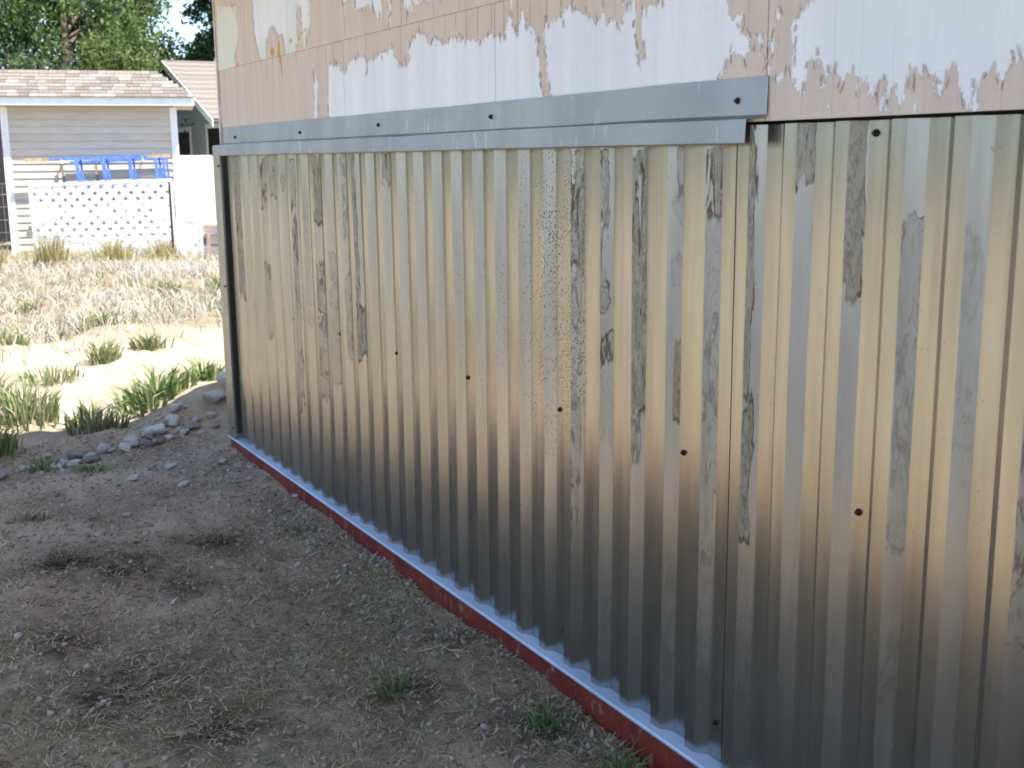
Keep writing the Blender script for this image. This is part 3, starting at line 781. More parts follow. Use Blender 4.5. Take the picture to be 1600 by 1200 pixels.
def shingle_mesh(w, ci):
    key = (round(w, 2), ci)
    if key not in shing_mesh:
        m = MB()
        v = [(0, 0, 0.010), (w, 0, 0.010), (w, rh * 1.08, 0.002), (0, rh * 1.08, 0.002), (0, 0, 0), (w, 0, 0), (w, rh * 1.08, 0), (0, rh * 1.08, 0)]
        m.add(v, [(0, 1, 2, 3), (4, 5, 1, 0), (5, 6, 2, 1), (7, 4, 0, 3), (6, 7, 3, 2)])
        shing_mesh[key] = m.mesh("shingle", M_shing[ci])
    return shing_mesh[key]
bpy.context.view_layer.update()
shed_inv = Matrix.Translation(Vector(SO)).inverted()
for r in range(rows):
    lim = SWD + GO + 0.012 - 0.60 * (r + 0.15) / rows
    a = -1.2 - rng.uniform(0, tabw)
    while a < lim - 0.03:
        w = rng.choice([0.14, 0.20, 0.27])
        w = min(w, lim - a)
        ci = int(rng.choice(3, p=[.42, .38, .20]))
        o = bpy.data.objects.new("shingle", shingle_mesh(w - 0.006, ci)); COL.objects.link(o)
        base = SP(a, EO + .045, ez) + up_s * (r * rh - 0.012) + nrm * (0.003 + 0.0)
        o.matrix_world = Matrix(((SW[0], up_s[0], nrm[0], base[0]), (SW[1], up_s[1], nrm[1], base[1]), (SW[2], up_s[2], nrm[2], base[2]), (0, 0, 0, 1)))
        mw = o.matrix_world.copy(); o.parent = shed; o.matrix_parent_inverse = shed_inv; o.matrix_world = mw
        a += w
# trim of rotating dark gap board on the shed's left flank
# ------------------------------------------------------------------ blue ladder hung on the shed wall
lad = thing("ladder", "worn blue wooden stepladder hung sideways on the beige shed wall", "ladder", FP(18.73, -7.73, 1.1))
def LP(t, dz, d):   # t along ladder 0..1, dz below top rail, d outwards from wall
    return SP(0.30 + 2.24 * t, d, 1.528 + 0.052 * t - dz)
def lbar(a, b, w, d, name, mat):
    a = np.array(a); b = np.array(b); ax = b - a; L = np.linalg.norm(ax); ax /= L
    nn = SN; cc = np.cross(ax, nn); cc /= np.linalg.norm(cc)
    m = MB(); m.box(a - cc * w / 2 - nn * d / 2, ax * L, cc * w, nn * d)
    return child(m.build(name, mat), lad)
lbar(LP(0.165, 0, .22), LP(0.83, 0, .22), .048, .040, "rail", M_blue)
lbar(LP(0.0, 0, .22), LP(0.165, 0, .22), .054, .042, "rail_end", M_wood)
lbar(LP(0.83, 0, .22), LP(1.0, 0, .22), .050, .040, "rail_end", M_wood)
lbar(LP(0.10, .52, .22), LP(0.97, .42, .22), .062, .045, "rail", M_blue)
for t in (0.345, 0.525, 0.705, 0.885):
    lbar(LP(t, .02, .23), LP(t + .018, .47, .23), .058, .03, "step", M_blue)
    lbar(LP(t + .028, .02, .18), LP(t + .045, .47, .18), .035, .02, "step_brace", M_blue)
lbar(LP(0.30, .06, .09), LP(0.97, .04, .09), .045, .03, "back_rail", M_blue)
lbar(LP(0.30, .50, .09), LP(0.97, .44, .09), .045, .03, "back_rail", M_blue)
for t in (0.24, 0.47, 0.94, 0.965): lbar(LP(t, .05, .09), LP(t + .012, .47, .09), .04, .025, "back_slat", M_blue if t > .9 else M_greywood)
for t in (0.245, 0.80):
    m = MB(); p0, p1, p2, p3 = LP(t, .055, .02), LP(t, .065, .17), LP(t, .055, .26), LP(t, -.0, .262)
    m.tube([p0, p1, p2, p3], 0.013, 6)
    child(m.build("hook", M_white), lad)

# ------------------------------------------------------------------ lattice panels
def lattice(name, label, c00, c10, c01, c11, strip, pitch, phase=0.0):
    """corners: bottom-left, bottom-right, top-left, top-right (world)"""
    c00, c10, c01, c11 = (np.array(q, float) for q in (c00, c10, c01, c11))
    o = thing(name, label, "lattice panel", c00)
    u = c10 - c00; W = np.linalg.norm(u); u /= W
    Hh = np.linalg.norm(c01 - c00); v = (c01 - c00) / Hh
    nn = np.cross(u, v); nn /= np.linalg.norm(nn)
    if nn @ SN < 0: nn = -nn
    skew = (c11 - c01) @ v * 0 + ((c11 - c10) @ v - Hh)        # extra height at right
    def top(x): return Hh + skew * x / W
    for layer, sgn in ((0.006, 1), (0.0, -1)):
        c = -W - Hh + phase
        while c < W + Hh:
            # centre line: y = sgn*(x - c) within panel
            pts = []
            for x in np.linspace(0, W, 400):
                y = (x - c) if sgn > 0 else (c + Hh - x)
                if 0 <= y <= top(x): pts.append((x, y))
            if len(pts) > 3:
                a = c00 + u * pts[0][0] + v * pts[0][1] + nn * layer; b = c00 + u * pts[-1][0] + v * pts[-1][1] + nn * layer
                ax = b - a; cc = np.cross(ax / np.linalg.norm(ax), nn)
                m = MB(); m.box(a - cc * strip / 2, ax, cc * strip, nn * 0.0055)
                child(m.build("slat", M_whiteplastic), o)
            c += pitch
    fw = 0.045
    m = MB()
    for (a, b) in ((c01, c11), (c00, c10)):
        ax = b - a; m = MB(); m.box(a - v * fw / 2 - nn * .004, ax, v * fw, nn * 0.022); child(m.build("frame_rail", M_whiteplastic), o)
    for (a, b) in ((c00, c01), (c10, c11)):
        ax = b - a; m = MB(); m.box(a - u * fw / 2 + v * fw * .5 - nn * .004, ax - v * fw, u * fw, nn * 0.024); child(m.build("frame_rail", M_whiteplastic), o)
    return o
lattice("lattice_panel", "large white lattice panel standing in front of the beige shed under the blue ladder",
        FP(18.25, -7.42, -.06), FP(18.36, -5.31, -.04), FP(18.22, -7.43, 1.143), FP(18.34, -5.265, 1.208), 0.078, 0.185)
lattice("lattice_panel", "short white lattice offcut between the fence post and the stacked boards",
        FP(18.36, -5.24, -.05), FP(18.41, -4.875, -.05), FP(18.36, -5.24, .60), FP(18.41, -4.87, .57), 0.078, 0.185, 0.05)

# white moulded panel, rounded top corners
wp = MB()
pu = FP(18.72, -4.70, 0) - FP(18.58, -5.235, 0); PW = np.linalg.norm(pu); pu /= PW
po = FP(18.60, -5.225, -0.05)
pn = np.cross(ZU, pu); pn = -pn if pn @ SN < 0 else pn
outl = [(0, 0), (PW, 0)]
for c0, sg in ((PW - .05, 1), (.05, -1)):
    for q in np.linspace(0, math.pi / 2, 6):
        ang = q if sg > 0 else math.pi / 2 + q
        outl.append((c0 + .05 * math.cos(ang), 1.58 + .05 * math.sin(ang)))
n_ = len(outl)
V = [po + pu * a + ZU * b + pn * .05 for a, b in outl] + [po + pu * a + ZU * b for a, b in outl]
wp.add(V, [tuple(range(n_)), tuple(range(2 * n_ - 1, n_ - 1, -1))] + [(i, n_ + i, n_ + (i + 1) % n_, (i + 1) % n_) for i in range(n_)])
wpo = thing("white_panel", "plain white upright panel with rounded top corner beside the shed", "panel", po)
child(wp.build("panel_board", M_whiteplastic), wpo)
for dz in (0.12, 1.42):
    m = MB(); m.box(po + ZU * dz - pn * .028, pu * PW, ZU * .07, pn * .026); child(m.build("back_rail", M_whiteplastic), wpo)

# ------------------------------------------------------------------ fence post, wire, stake, boards
def gz(p): return float(zg(p[0], p[1]))
tp = FP(18.10, -5.235, 0); tp[2] = gz(tp) - .1
t_post = thing("fence_post", "dark green studded metal post standing at the right end of the lattice", "fence post", tp)
m = MB(); m.box(tp - SW * .017, SW * .034, SN * .006, ZU * (1.30)); m.box(tp - SW * .003 - SN * .03, SW * .006, SN * .029, ZU * 1.30)
child(m.build("post_shaft", M_tpost), t_post)
for i in range(21):
    m = MB(); m.box(tp - SW * .012 + SN * .0062 + ZU * (.18 + i * .052), SW * .024, SN * .009, ZU * .016); child(m.build("stud", M_tpost), t_post)
wf = thing("wire_fence", "thin woven wire fence strung in front of the shed and lattice", "wire fence", FP(18.12, -9.3, 0))
fa, fb = FP(18.02, -9.4, 0), FP(18.13, -4.3, 0)
for i, hz in enumerate((0.12, 0.28, 0.44, 0.62, 0.80, 0.98, 1.15)):
    m = MB(); pts = []
    for t in np.linspace(0, 1, 24):
        q = fa + (fb - fa) * t; q[2] = hz + .02 * math.sin(t * 9 + i) + (0.05 * t)
        pts.append(q)
    m.tube(pts, 0.0028, 4); child(m.build("line_wire", M_wire), wf)
for i in range(30):
    t = (i + .5) / 30
    q = fa + (fb - fa) * t
    m = MB(); m.tube([q + ZU * (.08 + .05 * t), q + ZU * (1.15 + .05 * t)], 0.0022, 4); child(m.build("stay_wire", M_wire), wf)
for (f_, r_, nm, lab, w_, hh, mt) in ((18.3, -8.30, "timber_post", "brown weathered timber post at the left end of the shed", .10, 2.0, M_greywood), (17.33, -4.49, "wooden_stake", "short pinkish wooden stake in the grass before the stacked boards", .045, .52, M_redwood)):
    q = FP(f_, r_, 0); q[2] = gz(q) - .08
    m = MB()
    v = [q + SW * a * w_ / 2 + SN * b * w_ / 2 for a, b in ((-1, -1), (1, -1), (1, 1), (-1, 1))]
    v2 = [p + ZU * (hh + .08 + .02 * i) + SW * .02 for i, p in enumerate(v)]
    m.add(v + v2, [(0, 1, 5, 4), (1, 2, 6, 5), (2, 3, 7, 6), (3, 0, 4, 7), (4, 5, 6, 7), (3, 2, 1, 0)])
    o = m.build(nm, mt); tag(o, lab, "post" if w_ > .06 else "stake")
names = [("lowest board of the small lumber stack behind the wooden stake", -.02, .0), ("second board from the bottom of the lumber stack by the stake", .14, .06), ("second board from the top of the lumber stack, dark brown", .30, -.05), ("topmost pale board of the lumber stack beside the lattice offcut", .44, .02)]
for i, (lab, zz, off) in enumerate(names):
    q = FP(18.80 + off, -5.0 + off, 0); q[2] = zz
    m = MB(); m.box(q, R0 * 1.6 + ZU * .02 * (i - 1), -H * .20, ZU * .045)
    for s_ in (0.1, 1.3):
        m.box(q + R0 * s_ - ZU * (.115) - H * .06, R0 * .09, -H * .09, ZU * .112)
    o = m.build("stacked_board", M_wood if i in (1, 3) else M_greywood); tag(o, lab, "board", "boards stacked beside the lattice offcut")

# dark outbuilding edge left of the shed
ob = thing("dark_outbuilding", "dark shaded plank building showing left of the shed corner", "building", FP(21.5, -11, 0))
m = MB(); q = FP(20.6, -12.2, -.1); m.box(q, R0 * 2.6, H * 2.0, ZU * 2.9); child(m.build("wall", M_dark), ob)
for i in range(13):
    q = FP(20.57, -12.2 + i * .2, -.1); m = MB(); m.box(q, R0 * .19, H * .025, ZU * 2.9); child(m.build("plank", M_greywood), ob)
q = FP(20.3, -12.4, 2.82); m = MB(); m.box(q, R0 * 3.0, H * 2.5, ZU * .12); child(m.build("roof", M_roofdk), ob)

# ------------------------------------------------------------------ grey-blue gabled house beyond
YB = 9.0
XA, ZA = -36.1, 4.42            # apex
nh = thing("gabled_house", "grey blue clapboard gabled building with white rake trim, half hidden behind the skirted wall", "house", (XA, YB, 0))
HW, SLP = 5.1, 0.362
ezb = ZA - SLP * HW
m = MB()
x0, x1 = XA - HW + .35, XA + HW - .35
zc = ZA - .12
m.add([(x0, YB + .03, -.1), (x1, YB + .03, -.1), (x1, YB + .03, zc - SLP * (x1 - XA)), (XA, YB + .03, zc), (x0, YB + .03, zc - SLP * (XA - x0)),
       (x0, YB + 9, -.1), (x1, YB + 9, -.1), (x1, YB + 9, zc - SLP * (x1 - XA)), (XA, YB + 9, zc), (x0, YB + 9, zc - SLP * (XA - x0))],
      [(0, 1, 2, 3, 4), (9, 8, 7, 6, 5), (0, 5, 6, 1), (1, 6, 7, 2), (4, 9, 5, 0), (2, 7, 8, 3), (3, 8, 9, 4)])
child(m.build("wall", M_vinylblue), nh)
bhb = 0.17
for i in range(25):
    z0 = i * bhb; z1 = z0 + bhb + .006
    if z0 > zc - .25: break
    half = min(HW - .36, (zc - z1 - .02) / SLP)
    m = MB()
    v = [(XA - half, YB - .024, z0), (XA + half, YB - .024, z0), (XA + half, YB + .004, z1), (XA - half, YB + .004, z1), (XA - half, YB + .028, z0), (XA + half, YB + .028, z0), (XA + half, YB + .028, z1), (XA - half, YB + .028, z1)]
    m.add(v, [(0, 1, 2, 3), (4, 5, 1, 0), (5, 6, 2, 1), (7, 4, 0, 3), (6, 7, 3, 2)])
    child(m.build("siding_board", M_vinylblue), nh)
for sg in (-1, 1):
    m = MB(); a = np.array([XA, YB - .40, ZA]); d = np.array([sg * HW, 0, -SLP * HW])
    m.box(a, d, (0, 9.8, 0), (0, 0, -.07)); ro = child(m.build("roof", M_shing[1]), nh)
    m = MB(); m.box(a + np.array([0, -.035, -.005]), d * 1.0, (0, .03, 0), (0, 0, -.20)); child(m.build("rake_board", M_white), nh)
    if sg > 0:
        Ld = math.hypot(HW, SLP * HW); dn = d / Ld; nn = np.array([SLP, 0, 1.0]); nn /= np.linalg.norm(nn)
        for i in range(24):
            m = MB(); m.box(a + np.array([0, .0, 0]) + dn * i * Ld / 24 + nn * .004, dn * (Ld / 24 + .02) + nn * .004, (0, 9.8, 0), nn * .012)
            child(m.build("shingle_course", M_shing[i % 2]), nh)
for (xa, xb, zb, zt) in ((-36.75, -34.90, .75, 2.33), (-32.98, -31.60, .9, 2.36)):
    fr = MB()
    fr.abox(xa - .13, xb + .13, YB - .06, YB - .026, zt, zt + .13)
    fr.abox(xa - .13, xa, YB - .059, YB - .026, zb, zt - .002); fr.abox(xb, xb + .13, YB - .059, YB - .026, zb, zt - .002)
    fr.abox(xa - .16, xb + .16, YB - .08, YB - .026, zb - .10, zb - .002)
    w = child(fr.build("window", M_white), nh)
    m = MB(); m.abox(xa, xb, YB - .034, YB - .028, zb, zt); pn_ = m.build("pane", M_dark)
    pn_.parent = w

# ------------------------------------------------------------------ trees beyond the shed
def leaf_quads(C, size, droop, n_rng, narrow=0.45):
    n = len(C)
    d = n_rng.normal(size=(n, 3)); d[:, 2] -= droop; d /= np.linalg.norm(d, axis=1)[:, None]
    b = n_rng.normal(size=(n, 3)); s = np.cross(d, b); s /= np.linalg.norm(s, axis=1)[:, None] + 1e-9
    L = size * n_rng.uniform(.6, 1.4, n)[:, None]; Wd = L * narrow
    V = np.stack([C - d * L / 2, C + s * Wd / 2, C + d * L / 2, C - s * Wd / 2], 1)
    return V.reshape(-1, 3)
def tree(name, label, f, r, z0, z1, rad, mat, n_clump, per, size, droop, seed, group=None, flat=1.0):
    rg = np.random.default_rng(seed)
    base = FP(f, r, 0); base[2] = gz(base) - .05
    t = thing(name, label, "tree", base, group)
    m = MB()
    top = base + np.array([rg.uniform(-.4, .4), rg.uniform(-.4, .4), z1 * .8])
    mid = base * .5 + top * .5 + np.array([.2, -.15, 0])
    m.tube([base, mid, top], [.24 * rad / 2.2, .15 * rad / 2.2, .04], 8)
    limbs = []
    for i in range(9):
        h0 = base + (top - base) * rg.uniform(.25, .85)
        an = rg.uniform(0, 6.28); e = h0 + np.array([math.cos(an) * rad * .7, math.sin(an) * rad * .7, rg.uniform(.5, 1.6)])
        m.tube([h0, (h0 + e) / 2 + ZU * .2, e], [.07, .045, .015], 5)
    child(m.build("trunk", M_bark), t)
    # clumps on a lumpy ellipsoid
    u = rg.normal(size=(n_clump, 3)); u /= np.linalg.norm(u, axis=1)[:, None]
    rr = rg.uniform(.35, 1.0, n_clump) ** .6
    lob = 0.75 + .5 * vnoise(u[:, 0] * 2.1 + seed, u[:, 2] * 2.1 + u[:, 1] * 1.3, seed)
    cc = u * (rr * lob)[:, None] * np.array([rad, rad, (z1 - z0) / 2]) + base + np.array([0, 0, (z0 + z1) / 2])
    cs = rg.uniform(.22, .50, n_clump) * (rad / 2.4)
    C = np.repeat(cc, per, 0) + rg.normal(size=(n_clump * per, 3)) * np.repeat(cs, per)[:, None] * np.array([.75, .75, .8])
    C[:, 2] -= np.abs(rg.normal(size=len(C))) * droop * .3
    V = leaf_quads(C, size, droop, rg)
    tone = np.repeat(np.repeat(rg.uniform(0, .75, n_clump), per) + rg.uniform(0, .25, n_clump * per), 4)
    cr = quads("crown", V, len(C), mat, attrs={'rnd': tone})
    child(cr, t)
    return t
G = "trees beyond the shed"
tree("cottonwood_tree", "tall blue green cottonwood at the far left behind the shed", 33, -16.0, .8, 9.0, 2.8, M_leafA, 130, 190, .15, .8, 1, G)
tree("cottonwood_tree", "dense dark green cottonwood behind the middle of the shed roof", 34, -12.3, .5, 9.0, 2.3, M_leafB, 150, 190, .15, .8, 2, G)
tree("cottonwood_tree", "smaller grey green tree filling in low behind the left of the shed roof", 29.5, -12.4, .8, 4.3, 1.7, M_leafA, 70, 140, .13, .6, 6, G)
tree("willow_tree", "yellow green tree with upright crown left of the sky gap", 31, -10.45, -.5, 5.3, 1.05, M_leafC, 110, 150, .13, .9, 3, G)
tree("cottonwood_tree", "tall mid green tree left of the yellow green one", 36, -12.0, .5, 10.0, 1.8, M_leafB, 120, 170, .16, .8, 5, G)
tree("dark_tree", "very dark dense tree at the corner of the peeling house", 47, -10.9, -5.0, 16.0, 1.75, M_leafD, 300, 150, .22, .3, 4, G)
tree("elm_tree", "light green low tree over the ridge of the gabled building", 49, -14.0, .0, 6.6, 2.0, M_leafC, 80, 130, .2, .4, 8, G)

# far tree belt all round (one mass)
rg = np.random.default_rng(99)
cl = []
for i in range(330):
    an = rg.uniform(0, 2 * math.pi); rad = rg.uniform(52, 75)
    p = np.array([rad * math.cos(an) - 8, rad * math.sin(an), 0])
    if math.radians(-84) < (an if an < math.pi else an - 2 * math.pi) < math.radians(30): continue
    f_, r_ = p @ H, p @ R0
    if f_ > 0 and -16 < r_ * 40 / max(f_, 1) < 4: continue
    cl.append((p[0], p[1], rg.uniform(3.5, 7.5), rg.uniform(2.2, 4.0)))
pts = []
for (x, y, hh, ra) in cl:
    n = 150; u = rg.normal(size=(n, 3)); u /= np.linalg.norm(u, axis=1)[:, None]
    pts.append(np.array([x, y, hh * .5]) + u * rg.uniform(.5, 1, n)[:, None] * np.array([ra, ra, hh * .55]))
C = np.concatenate(pts)
o = quads("far_treeline", leaf_quads(C, .95, .2, rg, .7), len(C), M_leafB, attrs={'rnd': np.repeat(rg.uniform(0, 1, len(C)), 4)})
tag(o, kind='stuff')

# ------------------------------------------------------------------ grasses
def blades(name, base, hgt, lean, width, mat, rg, parent=None, curl=.5, jitter=1.0):
    """base (n,3), hgt (n,), lean (n,3) horizontal tip offset; two quads each"""
    n = len(base)
    ang = rg.uniform(0, 2 * math.pi, n)
    s = np.stack([np.cos(ang), np.sin(ang), 0 * ang], 1) * (width / 2)[:, None]
    mid = base + np.stack([lean[:, 0] * .35, lean[:, 1] * .35, hgt * .6], 1)
    tip = base + np.stack([lean[:, 0], lean[:, 1], hgt * (1 - curl * .3)], 1)
    q1 = np.stack([base - s, base + s, mid + s * .8, mid - s * .8], 1)
    q2 = np.stack([mid - s * .8, mid + s * .8, tip + s * .12, tip - s * .12], 1)
    V = np.concatenate([q1, q2], 1).reshape(-1, 3)
    rn = np.repeat(rg.uniform(0, 1, n), 8)
    return quads(name, V, 2 * n, mat, parent, {'rnd': rn})

def scatter(n, xr, yr, dens=None, rg=rng):
    x = rg.uniform(*xr, n); y = rg.uniform(*yr, n)
    if dens is not None:
        k = rg.uniform(0, 1, n) < dens(x, y); x, y = x[k], y[k]
    return np.stack([x, y, zg(x, y)], 1)
def in_house(x, y): return (x > -6.3) & (y > 1.712)
def view_r(x, y): return x * R0[0] + y * R0[1], x * H[0] + y * H[1]

# pale dead grass in the yard
B = scatter(52000, (-21, -9.6), (-2.5, 8), lambda x, y: (~in_house(x, y)) * sstep(-x, 9.8, 11.8) * (.25 + 1.1 * sstep(fbm(x * .8, y * .8, 51), .35, .6)))
n = len(B); la = rng.uniform(0, 6.28, n); hh = rng.uniform(.04, .19, n); ll = rng.uniform(.03, .22, n)
o = blades("dead_grass", B, hh, np.stack([np.cos(la) * ll, np.sin(la) * ll], 1), rng.uniform(.006, .014, n), M_straw, rng); tag(o, kind='stuff')
# thin green grass through it
def gd(x, y):
    a = sstep(fbm(x * .55 + 3, y * .8, 71), .50, .62)
    band = np.exp(-((x + 11.4 + .25 * (y - 2)) / .8) ** 2)
    return (~in_house(x, y)) * np.clip(a * .5 + band * .6, 0, 1) * sstep(-x, 9.2, 10.4)
B = scatter(26000, (-20, -9.0), (-2.5, 8), gd)
n = len(B); la = rng.uniform(0, 6.28, n); ll = rng.uniform(.02, .12, n)
o = blades("green_grass", B, rng.uniform(.04, .17, n), np.stack([np.cos(la) * ll, np.sin(la) * ll], 1), rng.uniform(.006, .014, n), M_green, rng); tag(o, kind='stuff')
# tall seed grass along the shed and lattice
def td(x, y):
    r, f = view_r(x, y); return (np.abs(f - 17.6) < .55) * (.35 + sstep(fbm(x * 1.2, y * 1.2, 91), .35, .6))
B = scatter(24000, (-22, -12), (-1, 8), td)
n = len(B); la = rng.uniform(0, 6.28, n); ll = rng.uniform(.03, .2, n)
o = blades("tall_grass", B, rng.uniform(.08, .34, n), np.stack([np.cos(la) * ll, np.sin(la) * ll], 1), rng.uniform(.006, .013, n), M_olive, rng); tag(o, kind='stuff')

def clump(name, label, cat, x, y, rad, hgt, n, mat, wid=.010, spread=.7, group=None, seed=0):
    rg = np.random.default_rng(1000 + seed)
    a = rg.uniform(0, 6.28, n); d = rad * rg.uniform(0, 1, n) ** .85 * .72
    bx_, by_ = x + np.cos(a) * d, y + np.sin(a) * d
    z0 = float(zg(x, y))
    base = np.stack([bx_ - x, by_ - y, zg(bx_, by_) - z0 - .005], 1)
    h_ = hgt * rg.uniform(.25, 1.1, n) * (1.1 - .5 * (d / (rad * .8)) ** 2)
    la = a + rg.normal(0, .7, n); ll = h_ * spread * rg.uniform(.2, 1.1, n)
    o = blades(name, base, h_, np.stack([np.cos(la) * ll, np.sin(la) * ll], 1), wid * rg.uniform(.7, 1.4, n), mat, rg)
    o.location = (x, y, z0)
    return tag(o, label, cat, group)
CG = "green clumps along the edge of the shade"
clumps = [
 ("grass_clump", "strappy bright green grass clump just behind the pale rocks", -7.75, 1.66, .36, .30, 330, M_green2, .016, .9),
 ("grass_clump", "green grass clump leaning against the metal corner behind the rocks", -8.0, 2.05, .20, .22, 240, M_green2, .013, .8),
 ("weed_clump", "bushy green weed left of the strappy grass, at the shadow edge", -7.5, 1.22, .26, .26, 260, M_green, .013, .6),
 ("weed_clump", "tall green weed near the left edge of the photo in the sun", -7.75, .86, .28, .36, 300, M_green, .013, .5),
 ("weed_clump", "loose green weed at the very left edge of the sunny yard", -8.15, .66, .3, .34, 260, M_green, .012, .6),
 ("weed_clump", "dark green weed clump in the shade at the left edge", -6.95, .55, .26, .24, 260, M_green2, .012, .7),
 ("weed_clump", "small dark weed in front of the shaded left clump", -6.55, .78, .13, .10, 90, M_green2, .010, .8),
 ("weed_clump", "flat dark green sprig on the shaded dirt before the stones", -6.25, .98, .14, .05, 80, M_green2, .012, 1.6),
 ("grass_clump", "green tuft in the middle of the bright sand patch", -9.35, 1.62, .18, .26, 220, M_green, .012, .8),
 ("weed_clump", "spreading green tuft on the sand nearer the house corner", -9.5, 2.0, .18, .22, 220, M_green, .012, .8),
 ("weed_clump", "low weed left of the tufts on the bright sand", -8.7, 1.15, .3, .20, 190, M_green, .011, .8),
 ("weed_clump", "green weed at the upper edge of the sand patch", -10.9, 1.9, .30, .24, 320, M_green, .012, .6),
 ("weed_clump", "wide green weed patch at the left of the sand patch", -10.6, 1.0, .34, .22, 400, M_green, .012, .7),
 ("grass_clump", "tall tan and green bunch grass at the left lattice foot", -17.6, 2.45, .32, .62, 300, M_olive, .012, .35),
 ("grass_clump", "bushy bunch grass before the middle of the lattice", -18.1, 3.4, .40, .48, 300, M_olive, .012, .4),
 ("grass_clump", "dry reddish bunch grass at the left shed corner", -18.0, 1.6, .4, .60, 260, M_olive, .012, .4),
 ("grass_clump", "green bunch grass before the right half of the lattice", -18.4, 4.2, .36, .42, 260, M_olive, .012, .4),
 ("grass_clump", "round green tuft in the dry grass near the house corner", -13.6, 3.1, .26, .25, 320, M_green, .012, .6),
 ("grass_clump", "green tuft beside the metal corner in the dry grass", -13.6, 3.75, .26, .28, 320, M_green, .012, .6),
 ("grass_clump", "small green tuft in the dry grass of the left yard", -13.2, 1.55, .22, .2, 160, M_green, .012, .6),
 ("dead_tuft", "dark dead grass tuft on the shaded dirt at lower left", -4.62, .60, 0.15, 0.041, 300, M_deadtuft, .006, 2.4),
 ("dead_tuft", "dark dead root tuft right of the largest tuft", -4.45, .78, 0.11, 0.030, 180, M_deadtuft, .006, 2.4),
 ("dead_tuft", "dead grass tuft in the middle of the shaded dirt by the wall", -4.62, 1.18, 0.14, 0.033, 210, M_deadtuft, .006, 2.6),
 ("dead_tuft", "pale dry grass tuft on the shaded dirt at far left", -5.45, .57, 0.13, 0.044, 165, M_debris, .007, 1.2),
 ("grass_sprig", "dark green grass sprig growing near the red base board", -2.98, 1.27, .09, .085, 60, M_green2, .006, 1.0),
 ("grass_sprig", "small green sprig low against the far red base board", -4.62, 1.56, .05, .04, 26, M_green2, .010, 1.0),
 ("grass_sprig", "green sprigs against the nearer red base board", -2.62, 1.58, .10, .09, 60, M_green2, .006, .9),
 ("grass_sprig", "green sprig at the bottom edge beside the base board", -2.32, 1.62, .09, .09, 50, M_green2, .006, .9),
]
for i, (nm, lab, x, y, ra, hg, n, mt, wd, spd) in enumerate(clumps):
    if mt in (M_green, M_green2) and x < -6.8: n = int(n * .75); hg *= .78; wd *= 1.15
    clump(nm, lab, "weed" if "weed" in nm else "grass", x, y, ra, hg, n, mt, wd, spd, None, i)

# ------------------------------------------------------------------ stones at the shade edge
def stone_mesh(seed, sub=2, rough=.28):
    import bmesh
    rg = np.random.default_rng(seed)
    bm = bmesh.new(); bmesh.ops.create_icosphere(bm, subdivisions=sub, radius=1.0)
    cuts = [(rg.normal(size=3), rg.uniform(.42, .78)) for _ in range(15)]
    for v in bm.verts:
        c = np.array(v.co)
        for nn, d in cuts:
            nn = nn / np.linalg.norm(nn); t = c @ nn
            if t > d: c = c - nn * (t - d) * .9
        c *= 1 + rough * (vnoise(c[0] * 1.7 + seed, c[1] * 1.7 + c[2] * 2.3, seed) - .5)
        v.co = Vector(c)
    me = bpy.data.meshes.new("stone"); bm.to_mesh(me); bm.free()
    return me
smesh = [stone_mesh(i) for i in range(7)]
for q in smesh: q.materials.append(M_rock)
smesh2 = [stone_mesh(i + 20) for i in range(3)]
for q in smesh2: q.materials.append(M_rock2)
def stone(me, x, y, sx, sy, sz, rz, label, group=None, sink=.35):
    o = bpy.data.objects.new("stone", me); COL.objects.link(o)
    o.location = (x, y, float(zg(x, y)) + sz * (1 - sink * 1.4)); o.scale = (sx, sy, sz); o.rotation_euler = (rng.uniform(-.2, .2), rng.uniform(-.2, .2), rz)
    return tag(o, label, "stone", group)
stone(smesh[0], -7.10, 1.88, .14, .11, .06, .4, "largest pale rounded rock beside the metal corner")
stone(smesh[1], -7.40, 2.06, .14, .12, .065, 1.2, "pale rock behind the largest rock, touching the metal corner")
stone(smesh[2], -6.93, 1.47, .115, .08, .042, .9, "flat pale slab of rock left of the largest rock")
stone(smesh[3], -7.02, 1.60, .08, .06, .05, .2, "small whitish rock between the slab and the largest rock")
stone(smesh2[0], -6.72, .98, .09, .07, .045, .3, "tan cobble alone left of the row of stones")
stone(smesh2[1], -6.42, .52, .10, .08, .05, 1.0, "brown stone at the left edge of the dirt")
SG = "pale stones lining the edge of the shaded dirt"
for i in range(34):
    t = rng.uniform(0, 1)
    x = -6.62 - .35 * t + rng.normal(0, .08); y = .70 + 1.15 * t + rng.normal(0, .05)
    s = rng.uniform(.022, .062)
    stone((smesh + smesh2)[int(rng.integers(0, 10))], x, y, s * rng.uniform(.9, 1.5), s, s * rng.uniform(.5, .8), rng.uniform(0, 6), "small pale stone in the row along the edge of the shade", SG)
LG = "small loose stones on the shaded dirt"
for (x, y, s) in ((-5.9, 1.12, .035), (-5.6, 1.30, .03), (-5.2, .95, .022), (-4.95, .78, .02), (-3.35, .72, .012), (-2.75, .72, .012), (-3.05, 1.02, .012), (-5.75, 1.62, .03), (-5.95, 1.60, .035), (-5.5, 1.60, .025), (-4.2, 1.4, .02), (-6.1, 1.35, .04), (-2.6, .45, .012)):
    stone(smesh[int(rng.integers(0, 7))], x, y, s * 1.3, s, s * .6, rng.uniform(0, 6), "small loose pale stone lying on the shaded dirt", LG)

